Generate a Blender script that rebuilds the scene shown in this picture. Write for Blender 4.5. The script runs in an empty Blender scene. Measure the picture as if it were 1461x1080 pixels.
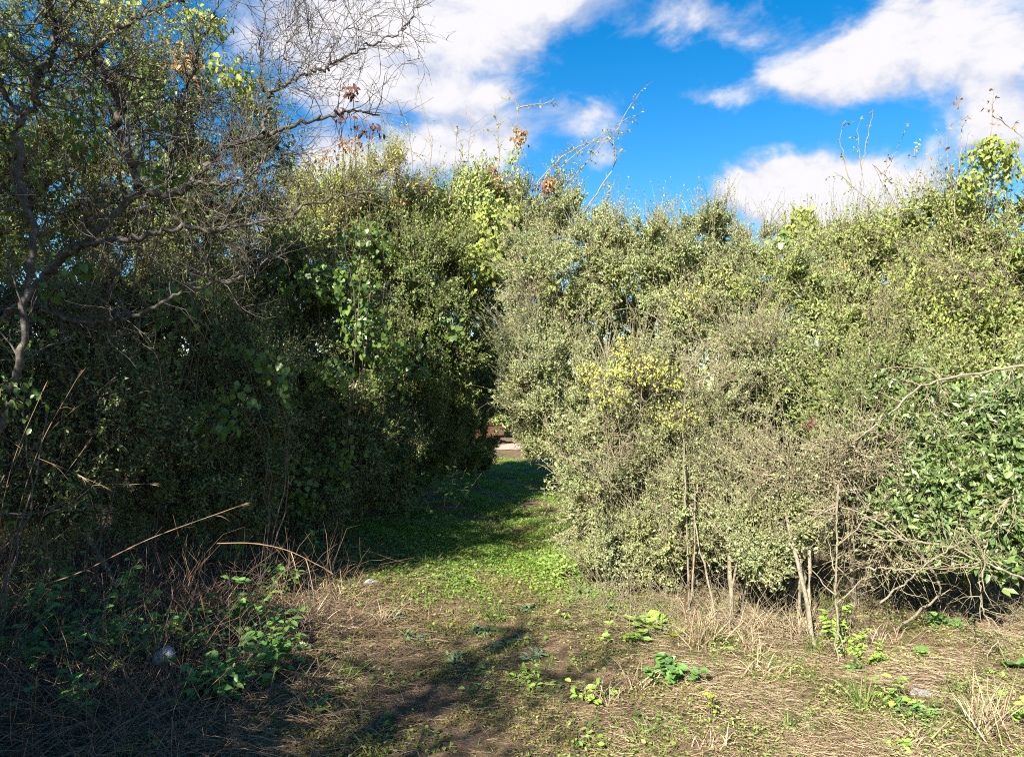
import bpy, math, numpy as np
from math import radians, sin, cos, pi
C = bpy.context
S = C.scene
COL = S.collection
RNG = np.random.default_rng(11)
EYE = 1.6
FPX = 1103.0          # focal length of the lens in pixels of a 1461 px wide picture
HX, HY = 730.5, 555.0 # where the view axis and the horizon lie

# ------------------------------------------------------------------ helpers
def gz(x, y):
    """height of the ground"""
    x = np.asarray(x, float); y = np.asarray(y, float)
    b = 1.0/(1.0+np.exp((x+2.1)*3.2))            # left bank rises a little
    r = 1.0/(1.0+np.exp(-(x-1.9+0.12*(y-5))*3.0))
    n = (0.022*np.sin(2.1*x+1.3*y)+0.018*np.sin(-1.7*x+2.9*y+1.0)+0.012*np.sin(5.3*x-3.1*y+2)
         + 0.009*np.sin(7.9*x+6.1*y+.5)+0.006*np.sin(-13*x+11*y)+0.006*np.sin(17*x+9*y+1))
    path = np.exp(-((x-(0.02*y-0.15))/0.75)**2)*0.035
    return 0.22*b+0.05*r+n*(0.75)-path

def P(px, py, d):
    return np.array([(px-HX)/FPX*d, d, EYE+(HY-py)/FPX*d])

def G(px, py):
    """point of the ground seen at a place in the photograph"""
    z = 0.0
    for _ in range(6):
        d = (EYE-z)*FPX/(py-HY); x = (px-HX)/FPX*d
        z = float(gz(x, d))
    return np.array([x, d, z])

def unit(v):
    return v/np.maximum(np.linalg.norm(v, axis=-1, keepdims=True), 1e-9)

def rdir(n, rng=RNG):
    return unit(rng.normal(size=(n, 3)))

class MB:
    """collects vertices and faces of one mesh"""
    def __init__(s): s.v = []; s.f = []; s.n = 0
    def add(s, v, *faces):
        v = np.asarray(v, np.float32).reshape(-1, 3)
        for f in faces:
            f = np.asarray(f, np.int64)
            if f.size: s.f.append(f+s.n)
        s.v.append(v); s.n += len(v)
    def build(s, name, mat, parent=None, smooth=False, origin=None):
        me = bpy.data.meshes.new(name)
        v = np.concatenate(s.v)
        if parent is not None: v = v-np.asarray(parent.location, np.float32)
        if origin is not None: v = v-np.asarray(origin, np.float32)
        tot = np.concatenate([np.full(len(f), f.shape[1], np.int32) for f in s.f])
        idx = np.concatenate([f.ravel() for f in s.f]).astype(np.int32)
        me.vertices.add(len(v)); me.vertices.foreach_set('co', v.astype(np.float32).ravel())
        me.loops.add(len(idx)); me.loops.foreach_set('vertex_index', idx)
        me.polygons.add(len(tot))
        st = np.zeros(len(tot), np.int32); st[1:] = np.cumsum(tot)[:-1]
        me.polygons.foreach_set('loop_start', st); me.polygons.foreach_set('loop_total', tot)
        if smooth: me.polygons.foreach_set('use_smooth', np.ones(len(tot), bool))
        me.update(calc_edges=True); me.validate()
        me.materials.append(mat)
        o = bpy.data.objects.new(name, me); COL.objects.link(o)
        if parent is not None: o.parent = parent
        if origin is not None: o.location = origin
        return o

def thing(name, label, cat, loc, group=None):
    o = bpy.data.objects.new(name, None); COL.objects.link(o)
    o.empty_display_size = .1
    o.location = [float(a) for a in loc]; o['label'] = label; o['category'] = cat
    if group: o['group'] = group
    return o

def tag(o, label, cat, group=None):
    o['label'] = label; o['category'] = cat
    if group: o['group'] = group
    return o

# ------------------------------------------------------------------ tubes, leaves, blades
def tubes(mb, pts, rad, sides=4):
    """pts (N,K,3), rad (N,K): N tubes of K rings each"""
    pts = np.asarray(pts, float); N, K, _ = pts.shape
    if N == 0: return
    rad = np.broadcast_to(rad, (N, K))
    t = np.gradient(pts, axis=1); t = unit(t)
    ref = np.where(np.abs(t[..., 2:3]) > .9, np.array([1., .1, 0]), np.array([0., .05, 1.]))
    u = unit(np.cross(t, ref)); w = np.cross(t, u)
    a = np.arange(sides)/sides*2*pi
    ring = u[:, :, None, :]*np.cos(a)[None, None, :, None]+w[:, :, None, :]*np.sin(a)[None, None, :, None]
    v = pts[:, :, None, :]+ring*rad[:, :, None, None]
    base = np.arange(N)[:, None, None]*K*sides+np.arange(K-1)[None, :, None]*sides
    j = np.arange(sides)[None, None, :]; j2 = (j+1) % sides
    f = np.stack([base+j, base+j2, base+sides+j2, base+sides+j], -1).reshape(-1, 4)
    mb.add(v, f)

LEAF = {
 'dia': (np.array([[0,0,0],[.45,.5,.10],[1,0,-.05],[.45,-.5,.10]]), [[[0,3,2,1]]]),
 'ov':  (np.array([[0,0,0],[.22,.36,.07],[.6,.44,.06],[1,0,-.12],[.6,-.44,.06],[.22,-.36,.07],[.5,0,-.02]]),
         [[[0,6,2,1],[6,3,2,2]][:1]+[[0,5,4,6]], [[6,3,2],[6,4,3]]]),
 'heart': (np.array([[0,0,0],[-.16,.30,.05],[.16,.52,.03],[.55,.42,0],[1,0,-.16],[.55,-.42,0],[.16,-.52,.03],[-.16,-.30,.05],[.4,0,-.05]]),
         [[[0,8,2,1],[8,4,3,2],[0,7,6,8],[8,6,5,4]]]),
}
def leaves(mb, pos, d, nrm, size, width=.6, kind='dia'):
    tv, tf = LEAF[kind]
    N = len(pos)
    if N == 0: return
    d = unit(d); s = unit(np.cross(nrm, d)); n = np.cross(d, s)
    size = np.broadcast_to(size, (N,))[:, None, None]
    v = (d[:, None, :]*tv[None, :, 0:1]+s[:, None, :]*tv[None, :, 1:2]*width+n[:, None, :]*tv[None, :, 2:3])*size+pos[:, None, :]
    k = len(tv); off = (np.arange(N)*k)[:, None, None]
    mb.add(v, *[(np.array(f)[None]+off).reshape(-1, len(f[0])) for f in tf])

def blades(mb, base, d, length, width, bend, K=4, taper=True):
    """grass blades / stalks as thin bent ribbons; bend pulls them down"""
    N = len(base); d = unit(d)
    t = np.linspace(0, 1, K)
    length = np.broadcast_to(length, (N,)); width = np.broadcast_to(width, (N,)); bend = np.broadcast_to(bend, (N,))
    c = base[:, None, :]+d[:, None, :]*(t[None, :, None]*length[:, None, None])
    c[:, :, 2] -= (bend*length)[:, None]*t[None, :]**2
    side = unit(np.cross(d, rdir(N)))
    w = width[:, None]*(np.power(1-t, .6)*.9+.1 if taper else np.ones(K))[None, :]*.5
    v = np.stack([c-side[:, None, :]*w[..., None], c+side[:, None, :]*w[..., None]], 2)
    b = np.arange(N)[:, None]*K*2+np.arange(K-1)[None, :]*2
    f = np.stack([b, b+1, b+3, b+2], -1).reshape(-1, 4)
    mb.add(v, f)

def spline(pts, n, jit=0.0, rng=RNG):
    """smooth curve of n points through pts"""
    p = np.asarray(pts, float)
    q = np.vstack([2*p[0]-p[1], p, 2*p[-1]-p[-2]])
    seg = np.linalg.norm(np.diff(p, axis=0), axis=1); cum = np.r_[0, np.cumsum(seg)]
    s = np.linspace(0, cum[-1], n)
    i = np.clip(np.searchsorted(cum, s, 'right')-1, 0, len(p)-2)
    t = ((s-cum[i])/np.maximum(seg[i], 1e-9))[:, None]
    p0, p1, p2, p3 = q[i], q[i+1], q[i+2], q[i+3]
    o = .5*((2*p1)+(-p0+p2)*t+(2*p0-5*p1+4*p2-p3)*t**2+(-p0+3*p1-3*p2+p3)*t**3)
    if jit:
        j = rng.normal(size=o.shape)*jit; j[0] = 0
        o = o+j
    return o

def wiggly(start, d, length, K=6, wob=.35, lift=0.0, rng=RNG):
    """N crooked twigs from start along d"""
    N = len(start); out = np.zeros((N, K, 3)); out[:, 0] = start
    d = unit(d); st = (np.broadcast_to(length, (N,))/(K-1))[:, None]
    for k in range(1, K):
        d = unit(d+rng.normal(size=(N, 3))*wob+np.array([0, 0, lift]))
        out[:, k] = out[:, k-1]+d*st
    return out

def along(poly, n, lo=0.0, hi=1.0, rng=RNG):
    """n random points on each of N polylines -> pos, tangent, t, owner"""
    N, K, _ = poly.shape
    own = np.repeat(np.arange(N), n); t = rng.uniform(lo, hi, N*n)
    f = t*(K-1); i = np.minimum(f.astype(int), K-2); fr = (f-i)[:, None]
    a = poly[own, i]; b = poly[own, i+1]
    return a*(1-fr)+b*fr, unit(b-a), t, own

def rad_taper(r, K, tip=.25):
    r = np.atleast_1d(r)
    return r[:, None]*np.linspace(1, tip, K)[None, :]

# ------------------------------------------------------------------ materials
def new_mat(name):
    m = bpy.data.materials.new(name); m.use_nodes = True
    nt = m.node_tree; nt.nodes.clear()
    return m, nt, nt.nodes, nt.links

def ramp(nd, stops, interp='LINEAR'):
    r = nd.new('ShaderNodeValToRGB'); e = r.color_ramp.elements
    r.color_ramp.interpolation = interp
    while len(e) < len(stops): e.new(.5)
    for k, (p, c) in enumerate(stops):
        e[k].position = p; e[k].color = (*c, 1)
    return r

def leaf_mat(name, cols, trans=.2, rough=.5, spec=.3, patch=.35, pscale=2.5, tint=(1.15, 1.1, .6), weights=None):
    """per-leaf colour from random island, plus slow patches of older / yellower growth"""
    m, nt, nd, ln = new_mat(name)
    g = nd.new('ShaderNodeNewGeometry')
    n = len(cols); pos = weights or [k/max(n-1, 1) for k in range(n)]
    r = ramp(nd, list(zip(pos, cols)))
    ln.new(g.outputs['Random Per Island'], r.inputs[0])
    tc = nd.new('ShaderNodeTexCoord'); no = nd.new('ShaderNodeTexNoise')
    no.inputs['Scale'].default_value = pscale; no.inputs['Detail'].default_value = 4
    ln.new(tc.outputs['Object'], no.inputs['Vector'])
    mr = nd.new('ShaderNodeMapRange'); mr.inputs[1].default_value = .45; mr.inputs[2].default_value = .68
    mr.inputs[4].default_value = patch
    ln.new(no.outputs['Fac'], mr.inputs[0])
    mx = nd.new('ShaderNodeMix'); mx.data_type = 'RGBA'; mx.blend_type = 'MULTIPLY'
    ln.new(mr.outputs[0], mx.inputs[0]); ln.new(r.outputs[0], mx.inputs[6]); mx.inputs[7].default_value = (*tint, 1)
    b = nd.new('ShaderNodeBsdfPrincipled'); b.inputs['Roughness'].default_value = rough
    b.inputs['Specular IOR Level'].default_value = spec
    ln.new(mx.outputs[2], b.inputs['Base Color'])
    t = nd.new('ShaderNodeBsdfTranslucent')
    mt = nd.new('ShaderNodeMix'); mt.data_type = 'RGBA'; mt.blend_type = 'MULTIPLY'; mt.inputs[0].default_value = 1
    ln.new(mx.outputs[2], mt.inputs[6]); mt.inputs[7].default_value = (1.3, 1.4, .5, 1)
    ln.new(mt.outputs[2], t.inputs['Color'])
    ms = nd.new('ShaderNodeMixShader'); ms.inputs[0].default_value = trans
    ln.new(b.outputs[0], ms.inputs[1]); ln.new(t.outputs[0], ms.inputs[2])
    out = nd.new('ShaderNodeOutputMaterial'); ln.new(ms.outputs[0], out.inputs[0])
    return m

def bark_mat(name, cols, scale=30, rough=.85, bump=.4):
    m, nt, nd, ln = new_mat(name)
    tc = nd.new('ShaderNodeTexCoord'); no = nd.new('ShaderNodeTexNoise')
    no.inputs['Scale'].default_value = scale; no.inputs['Detail'].default_value = 6; no.inputs['Roughness'].default_value = .7
    ln.new(tc.outputs['Object'], no.inputs['Vector'])
    n = len(cols); r = ramp(nd, [(.3+.4*k/max(n-1, 1), c) for k, c in enumerate(cols)])
    ln.new(no.outputs['Fac'], r.inputs[0])
    b = nd.new('ShaderNodeBsdfPrincipled'); b.inputs['Roughness'].default_value = rough
    b.inputs['Specular IOR Level'].default_value = .2
    ln.new(r.outputs[0], b.inputs['Base Color'])
    bp = nd.new('ShaderNodeBump'); bp.inputs['Strength'].default_value = bump; bp.inputs['Distance'].default_value = .01
    ln.new(no.outputs['Fac'], bp.inputs['Height']); ln.new(bp.outputs[0], b.inputs['Normal'])
    out = nd.new('ShaderNodeOutputMaterial'); ln.new(b.outputs[0], out.inputs[0])
    return m

M = {}
M['olive'] = leaf_mat('grey_green_small_leaf', [(.19,.24,.10),(.285,.335,.15),(.365,.405,.21),(.285,.325,.12)], patch=.6, tint=(1.12,1.03,.75))
M['olive_b'] = leaf_mat('green_small_leaf', [(.165,.22,.075),(.245,.305,.11),(.33,.37,.16),(.255,.30,.095)], patch=.6)
M['olive_y'] = leaf_mat('yellow_green_small_leaf', [(.24,.28,.055),(.32,.35,.07),(.38,.36,.09),(.26,.25,.08)], patch=.5, tint=(1.1,.95,.7))
M['lime'] = leaf_mat('lime_leaf', [(.32,.38,.045),(.40,.44,.06),(.46,.44,.08)], patch=.3)
M['bright'] = leaf_mat('bright_green_leaf', [(.085,.145,.045),(.125,.195,.06),(.18,.255,.085),(.25,.31,.12)], rough=.32, spec=.6, patch=.4, tint=(1.3,1.15,.7))
M['dark'] = leaf_mat('dark_green_leaf', [(.115,.18,.055),(.165,.24,.07),(.23,.29,.10),(.26,.22,.12)], rough=.4, spec=.4, patch=.5, tint=(1.3,1,.8))
M['mid'] = leaf_mat('mid_green_leaf', [(.09,.15,.04),(.14,.20,.055),(.20,.25,.075),(.24,.24,.10)], patch=.5)
M['autumn'] = leaf_mat('yellow_and_green_leaf', [(.16,.24,.06),(.24,.32,.085),(.33,.38,.12),(.28,.28,.10),(.19,.27,.07)], patch=.45, tint=(1.1,.94,.7))
M['rust'] = leaf_mat('rusty_leaf', [(.28,.14,.06),(.20,.09,.05),(.38,.22,.08),(.32,.28,.09)], trans=.2, patch=.4, tint=(.8,.7,.8))
M['darkred'] = leaf_mat('dead_red_leaf', [(.16,.05,.035),(.10,.035,.03),(.22,.10,.06)], trans=.2)
M['vine'] = leaf_mat('broad_vine_leaf', [(.075,.14,.03),(.11,.19,.035),(.17,.25,.05)], rough=.4, spec=.5, patch=.4, tint=(1.5,1.2,.7), trans=.35)
M['vine_y'] = leaf_mat('yellow_vine_leaf', [(.20,.26,.05),(.28,.33,.07),(.36,.36,.10),(.15,.22,.05)], patch=.3, trans=.35)
M['weed'] = leaf_mat('weed_leaf', [(.09,.19,.05),(.13,.25,.06),(.18,.30,.08)], rough=.4, spec=.45, patch=.4)
M['weed_lime'] = leaf_mat('lime_weed_leaf', [(.21,.35,.06),(.28,.41,.07),(.35,.44,.10)], patch=.3)
M['weed_blue'] = leaf_mat('blue_green_weed_leaf', [(.12,.19,.10),(.16,.24,.13),(.19,.26,.12)], patch=.3, rough=.6)
M['grass'] = leaf_mat('green_grass', [(.08,.14,.03),(.13,.19,.045),(.19,.23,.07),(.26,.24,.10)], patch=.4, trans=.3)
M['sward'] = leaf_mat('short_sward', [(.095,.19,.03),(.145,.265,.042),(.21,.33,.06),(.28,.33,.10)], patch=.5, trans=.3, tint=(1.4,1.05,.8))
M['straw'] = leaf_mat('dry_straw', [(.22,.155,.095),(.35,.26,.165),(.49,.395,.265),(.41,.315,.20),(.26,.185,.115)], trans=.12, rough=.6, patch=.55, tint=(.75,.62,.55), pscale=1.3)
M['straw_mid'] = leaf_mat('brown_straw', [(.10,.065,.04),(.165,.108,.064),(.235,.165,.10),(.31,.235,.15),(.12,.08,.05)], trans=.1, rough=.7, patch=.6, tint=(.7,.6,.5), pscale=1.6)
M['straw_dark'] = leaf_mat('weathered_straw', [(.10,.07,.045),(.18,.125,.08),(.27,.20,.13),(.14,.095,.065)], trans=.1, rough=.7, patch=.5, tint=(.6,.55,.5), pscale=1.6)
M['herb'] = leaf_mat('small_herb_leaf', [(.16,.23,.05),(.22,.29,.07),(.29,.34,.10),(.32,.30,.12)], patch=.4)
M['moss'] = leaf_mat('yellow_green_moss', [(.10,.12,.02),(.16,.18,.03),(.21,.21,.05),(.10,.15,.03)], patch=.5, tint=(1.1,.9,.8))
M['cane'] = leaf_mat('dry_cane', [(.19,.12,.07),(.26,.175,.105)], trans=.05, patch=.5, tint=(.7,.6,.5), pscale=6)
M['redstraw'] = leaf_mat('reddish_dry_grass', [(.26,.12,.06),(.32,.17,.09),(.36,.23,.13)], trans=.1, patch=.3)
M['dlitter'] = leaf_mat('dead_leaf', [(.11,.07,.045),(.17,.11,.065),(.23,.16,.10),(.08,.05,.035)], trans=.1)
M['twig'] = bark_mat('pale_twig_bark', [(.12,.10,.065),(.25,.205,.13),(.37,.315,.21)], 40)
M['twig_d'] = bark_mat('brown_twig_bark', [(.09,.068,.05),(.19,.15,.115)], 40)
M['twig_m'] = bark_mat('grey_brown_twig_bark', [(.05,.042,.033),(.11,.094,.075),(.19,.168,.135)], 40)
M['straw_stem'] = bark_mat('dry_stalk', [(.15,.075,.045),(.26,.145,.085),(.34,.225,.14)], 30)
M['bark'] = bark_mat('grey_tree_bark', [(.04,.034,.028),(.095,.082,.068),(.22,.2,.168)], 26, bump=.8)
M['bark_p'] = bark_mat('pale_stem_bark', [(.11,.09,.06),(.22,.19,.13),(.36,.325,.24)], 45, bump=.6)
M['stone'] = bark_mat('pale_stone', [(.24,.235,.25),(.36,.355,.38)], 25, bump=.6)
M['plank'] = bark_mat('orange_timber', [(.045,.023,.012),(.12,.062,.032)], 9, bump=.3)

def ground_mat(name, sandy=False):
    m, nt, nd, ln = new_mat(name)
    tc = nd.new('ShaderNodeTexCoord')
    def noise(s, d=6, r=.6):
        n = nd.new('ShaderNodeTexNoise'); n.inputs['Scale'].default_value = s; n.inputs['Detail'].default_value = d
        n.inputs['Roughness'].default_value = r; ln.new(tc.outputs['Object'], n.inputs['Vector']); return n
    n1, n2, n3 = noise(1.1), noise(9, 8, .7), noise(70, 4, .7)
    if sandy: c1 = ramp(nd, [(.3, (.34,.24,.16)), (.55, (.46,.35,.25)), (.75, (.40,.31,.20))])
    else: c1 = ramp(nd, [(.28, (.055,.038,.024)), (.45, (.125,.078,.043)), (.58, (.205,.13,.072)), (.75, (.27,.185,.11))])
    ln.new(n2.outputs['Fac'], c1.inputs[0])
    mx = nd.new('ShaderNodeMix'); mx.data_type = 'RGBA'
    mr = nd.new('ShaderNodeMapRange'); mr.inputs[1].default_value = .5; mr.inputs[2].default_value = .66; mr.inputs[4].default_value = .1 if sandy else .75
    ln.new(n1.outputs['Fac'], mr.inputs[0]); ln.new(mr.outputs[0], mx.inputs[0])
    ln.new(c1.outputs[0], mx.inputs[6]); mx.inputs[7].default_value = (.085,.085,.025, 1)
    m2 = nd.new('ShaderNodeMix'); m2.data_type = 'RGBA'; m2.blend_type = 'OVERLAY'; m2.inputs[0].default_value = .6
    ln.new(mx.outputs[2], m2.inputs[6]); ln.new(n3.outputs['Color'], m2.inputs[7])
    hs = nd.new('ShaderNodeHueSaturation'); hs.inputs['Saturation'].default_value = .9; ln.new(m2.outputs[2], hs.inputs['Color'])
    b = nd.new('ShaderNodeBsdfPrincipled'); b.inputs['Roughness'].default_value = .95; b.inputs['Specular IOR Level'].default_value = .1
    ln.new(hs.outputs[0], b.inputs['Base Color'])
    bp = nd.new('ShaderNodeBump'); bp.inputs['Strength'].default_value = .8; bp.inputs['Distance'].default_value = .02
    ln.new(n3.outputs['Fac'], bp.inputs['Height']); ln.new(bp.outputs[0], b.inputs['Normal'])
    out = nd.new('ShaderNodeOutputMaterial'); ln.new(b.outputs[0], out.inputs[0])
    return m
M['ground'] = ground_mat('soil_and_dry_litter'); M['sand'] = ground_mat('pale_sand', True)

# ------------------------------------------------------------------ ground
def sheet(name, xs, ys, mat, dz=0.0, fz=None):
    X, Y = np.meshgrid(xs, ys); Z = gz(X, Y)+dz
    v = np.stack([X, Y, Z], -1).reshape(-1, 3); nx = len(xs)
    i = (np.arange(len(ys)-1)[:, None]*nx+np.arange(nx-1)[None, :]).ravel()
    mb = MB(); mb.add(v, np.stack([i, i+1, i+nx+1, i+nx], -1))
    o = mb.build(name, mat, smooth=True); o['kind'] = 'structure'
    return o
xs = np.r_[-400, -150, -60, -30, np.linspace(-12, 12, 241), 30, 60, 150, 400]
ys = np.r_[-400, -150, -60, -30, np.linspace(-8, 30, 381), 45, 70, 150, 400]
sheet('ground', xs, ys, M['ground'])
# the trodden path winding between the thickets, a thin sheet over the ground
def path_c(y): return 0.02*y-0.16+0.12*np.sin(y*.5)
mb = MB(); yy = np.linspace(2.0, 19.5, 120); tt = np.linspace(-1, 1, 13)
hw = 0.62+.08*np.sin(yy*1.7)+.05*np.sin(yy*4.1)
X = path_c(yy)[:, None]+hw[:, None]*tt[None, :]; Y = np.repeat(yy[:, None], 13, 1)
Z = gz(X, Y)+.008-.012*np.abs(tt[None, :])**4
i = (np.arange(119)[:, None]*13+np.arange(12)[None, :]).ravel()
mb.add(np.stack([X, Y, Z], -1), np.stack([i, i+1, i+14, i+13], -1))
o = mb.build('path', M['ground'], smooth=True); o['kind'] = 'structure'
# sandy open ground at the far end of the path
a = np.linspace(0, 2*pi, 48, endpoint=False); rr = 1+.12*np.sin(3*a)+.08*np.sin(5*a+1)
rings = [np.stack([.55+1.5*rr*cos_*k, 21.6+1.5*rr*sin_*k], -1) for k in (1, .66, .33) for cos_, sin_ in [(np.cos(a), np.sin(a))]]
v = np.vstack(rings+[np.array([[.55, 21.6]])]); z = gz(v[:, 0], v[:, 1])+.012
q = np.arange(48); q2 = (q+1) % 48
mb = MB(); mb.add(np.c_[v, z], np.vstack([np.stack([k*48+q, k*48+q2, (k+1)*48+q2, (k+1)*48+q], -1) for k in (0, 1)]), np.stack([96+q, 96+q2, np.full(48, 144)], -1))
o = mb.build('sandy_clearing', M['sand'], smooth=True); o['kind'] = 'structure'

# ------------------------------------------------------------------ shrubs
def lobe_tips(lb, n, rng, front=.72, clump=0.0):
    """points filling a lobe given in picture units: px, py, depth, radius x, radius y (px), depth radius (m)"""
    px, py, d, rx, ry, rd = lb[:6]
    c = P(px, py, d); R = np.array([rx/FPX*d, rd, ry/FPX*d])
    u = rdir(n*3, rng)
    u = u[(u[:, 1] < .25) | (rng.random(len(u)) > front)][:n]
    ph = rng.uniform(0, 6.28, 6)
    lump = 1+.32*np.sin(3*u[:, 0]*2+ph[0])*np.sin(5*u[:, 2]+ph[1])+.15*np.sin(7*u[:, 0]+ph[2])*np.sin(6*u[:, 1]+8*u[:, 2]+ph[3])
    r = np.power(rng.random(len(u)), .30)*lump
    T = c+u*R*r[:, None]
    if clump > 0 and len(T) > 30:
        K = T[rng.choice(len(T), max(3, len(T)//11))]
        j = np.argmin(((T[:, None]-K[None])**2).sum(-1), 1)
        T = T+(K[j]-T)*clump*rng.uniform(.5, 1.1, (len(T), 1))
    return c, R, T, u

def shrub(name, label, cat, base, lobes, leaf='dia', lsize=.018, lwidth=.5, mat='olive', twig='twig', stem='bark_p',
          tips=420, shoots=7, per=14, shoot_len=.09, nst=4, stem_r=.018, tw_r=.0022, group=None, bare=0.0, droop=0.0,
          spread=.25, seed=0, upbias=.35, stems=None, sky=0, front=.72, rnd_leaf=.55, wisp=.5, hair=.25, clump=.55):
    rng = np.random.default_rng(1000+seed)
    base = np.array(base, float); base[2] = float(gz(base[0], base[1]))-.03
    root = thing(name, label, cat, base, group)
    fol, br = MB(), MB()
    # main stems
    Ks = 9; allst = []
    targets = []
    for lb in lobes:
        c = P(lb[0], lb[1], lb[2]); targets.append(c)
    ns = max(nst, len(lobes))
    for k in range(ns):
        c = targets[k % len(targets)].copy()
        b = base+np.array([rng.normal()*spread, rng.normal()*spread*.5, 0]); b[2] = float(gz(b[0], b[1]))-.04
        if c[2] < b[2]+.3: c[2] = b[2]+.3
        end = c+rng.normal(size=3)*np.array([.12, .12, .12])+np.array([0, .08, .1])
        midp = b*.5+end*.5+np.array([(b[0]-end[0])*.18, (b[1]-end[1])*.18, .1])+rng.normal(size=3)*.05
        st = spline([b, midp, end], Ks, .012, rng); allst.append(st)
        s = MB(); r = stem_r*rng.uniform(.7, 1.2)
        tubes(s, st[None], rad_taper(r, Ks, .35), 6)
        s.build('stem', M[stem], root, smooth=True)
    if stems:
        for pts, r in stems:
            st = spline(pts, Ks, .006, rng); allst.append(st)
            s = MB(); tubes(s, st[None], rad_taper(r, Ks, .55), 7); s.build('stem', M[stem], root, smooth=True)
    SP = np.concatenate(allst)
    SP = SP[SP[:, 2] > base[2]+.15] if (SP[:, 2] > base[2]+.15).any() else SP
    for li, lb in enumerate(lobes):
        n = int(tips*(lb[6] if len(lb) > 6 else 1.0))
        c, R, T, u = lobe_tips(lb, n, rng, front, clump)
        T = T[T[:, 2] > gz(T[:, 0], T[:, 1])+.03]
        if len(T) == 0: continue
        n1 = max(4, len(T)//22)
        N1 = c+(T[rng.choice(len(T), n1)]-c)*rng.uniform(.35, .7, (n1, 1))
        # level one: stem -> node
        j = np.argmin(((N1[:, None]-SP[None])**2).sum(-1), 1); A = SP[j]
        mid = (A+N1)/2+rng.normal(size=A.shape)*.05+np.array([0, 0, .03])
        t = np.linspace(0, 1, 6)[None, :, None]
        l1 = (1-t)**2*A[:, None]+2*t*(1-t)*mid[:, None]+t*t*N1[:, None]+rng.normal(size=(n1, 6, 3))*.008
        tubes(br, l1, rad_taper(np.full(n1, stem_r*.38), 6, .45), 4)
        # level two: node -> tip
        j = np.argmin(((T[:, None]-N1[None])**2).sum(-1), 1); A = N1[j]
        out = unit((T-c)/R)*.5
        mid = A*.45+T*.55+np.array([0, 0, -.02-droop*.1])+rng.normal(size=A.shape)*.035
        t = np.linspace(0, 1, 6)[None, :, None]
        l2 = (1-t)**2*A[:, None]+2*t*(1-t)*mid[:, None]+t*t*T[:, None]
        l2[:, 1:] += rng.normal(size=(len(T), 5, 3))*.007
        tubes(br, l2, rad_taper(np.full(len(T), tw_r*1.6), 6, .4), 3)
        # side shoots
        p, tg, tt, own = along(l2, shoots, .3, 1.0, rng)
        d = unit(tg*.6+rdir(len(p), rng)*.75+out[own]*.5+np.array([0, 0, upbias-droop]))
        L = shoot_len*rng.uniform(.5, 1.5, len(p))
        sh = wiggly(p, d, L, 4, .18, .05-droop*.25, rng)
        tubes(br, sh, rad_taper(np.full(len(p), tw_r), 4, .4), 3)
        keep = rng.random(len(p)) >= bare
        # long wisps standing out of the crown, thinly leaved, and bare dead hairs
        up = np.where((u[:len(T), 2] > .1) if len(u) >= len(T) else np.ones(len(T), bool))[0]
        if len(up) > 4 and wisp > 0:
            k = up[rng.integers(0, len(up), int(wisp*len(T)))]
            wd = unit(unit((T[k]-c)/R)*.5+rdir(len(k), rng)*.45+np.array([0, 0, .75]))
            wp = wiggly(T[k], wd, rng.uniform(.10, .52, len(k)), 7, .14, .02, rng)
            tubes(br, wp, rad_taper(np.full(len(k), tw_r*1.1), 7, .35), 3)
            wq, wt, _, _ = along(wp, 16, .05, 1, rng)
            leaves(fol, wq, unit(wt*.7+rdir(len(wq), rng)), unit(rdir(len(wq), rng)+np.array([-.3, -.4, .6])), lsize*.8*rng.uniform(.6, 1.2, len(wq)), lwidth, leaf)
        if hair > 0:
            k = rng.integers(0, len(T), int(hair*len(T)))
            hd = unit(unit((T[k]-c)/R)*.8+rdir(len(k), rng)*.9)
            hp = wiggly(T[k], hd, rng.uniform(.06, .26, len(k)), 6, .3, 0, rng)
            tubes(br, hp, rad_taper(np.full(len(k), tw_r*.9), 6, .4), 3)
            hq, ht, _, _ = along(hp, 2, .2, .9, rng)
            tubes(br, wiggly(hq, unit(ht*.5+rdir(len(hq), rng)), rng.uniform(.03, .1, len(hq)), 4, .3, 0, rng), rad_taper(np.full(len(hq), tw_r*.6), 4, .4), 3)
        # thin out some whole clumps so the crown is uneven
        shk = sh[keep]
        q, tg, tt, own = along(shk, per, .1, 1.0, rng)
        dd = unit(tg*.55+rdir(len(q), rng)*rnd_leaf*1.5)
        nn = unit(rdir(len(q), rng)*.9+np.array([-.3, -.5, .7]))
        tsz = np.exp(rng.normal(size=len(T))*.22)
        ow = np.repeat(np.repeat(np.arange(len(T)), shoots)[keep], per)
        leaves(fol, q, dd, nn, lsize*tsz[ow]*rng.uniform(.6, 1.35, len(q)), lwidth, leaf)
    br.build('branches', M[twig], root)
    if fol.n: fol.build('foliage', M[mat], root)
    return root

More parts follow.
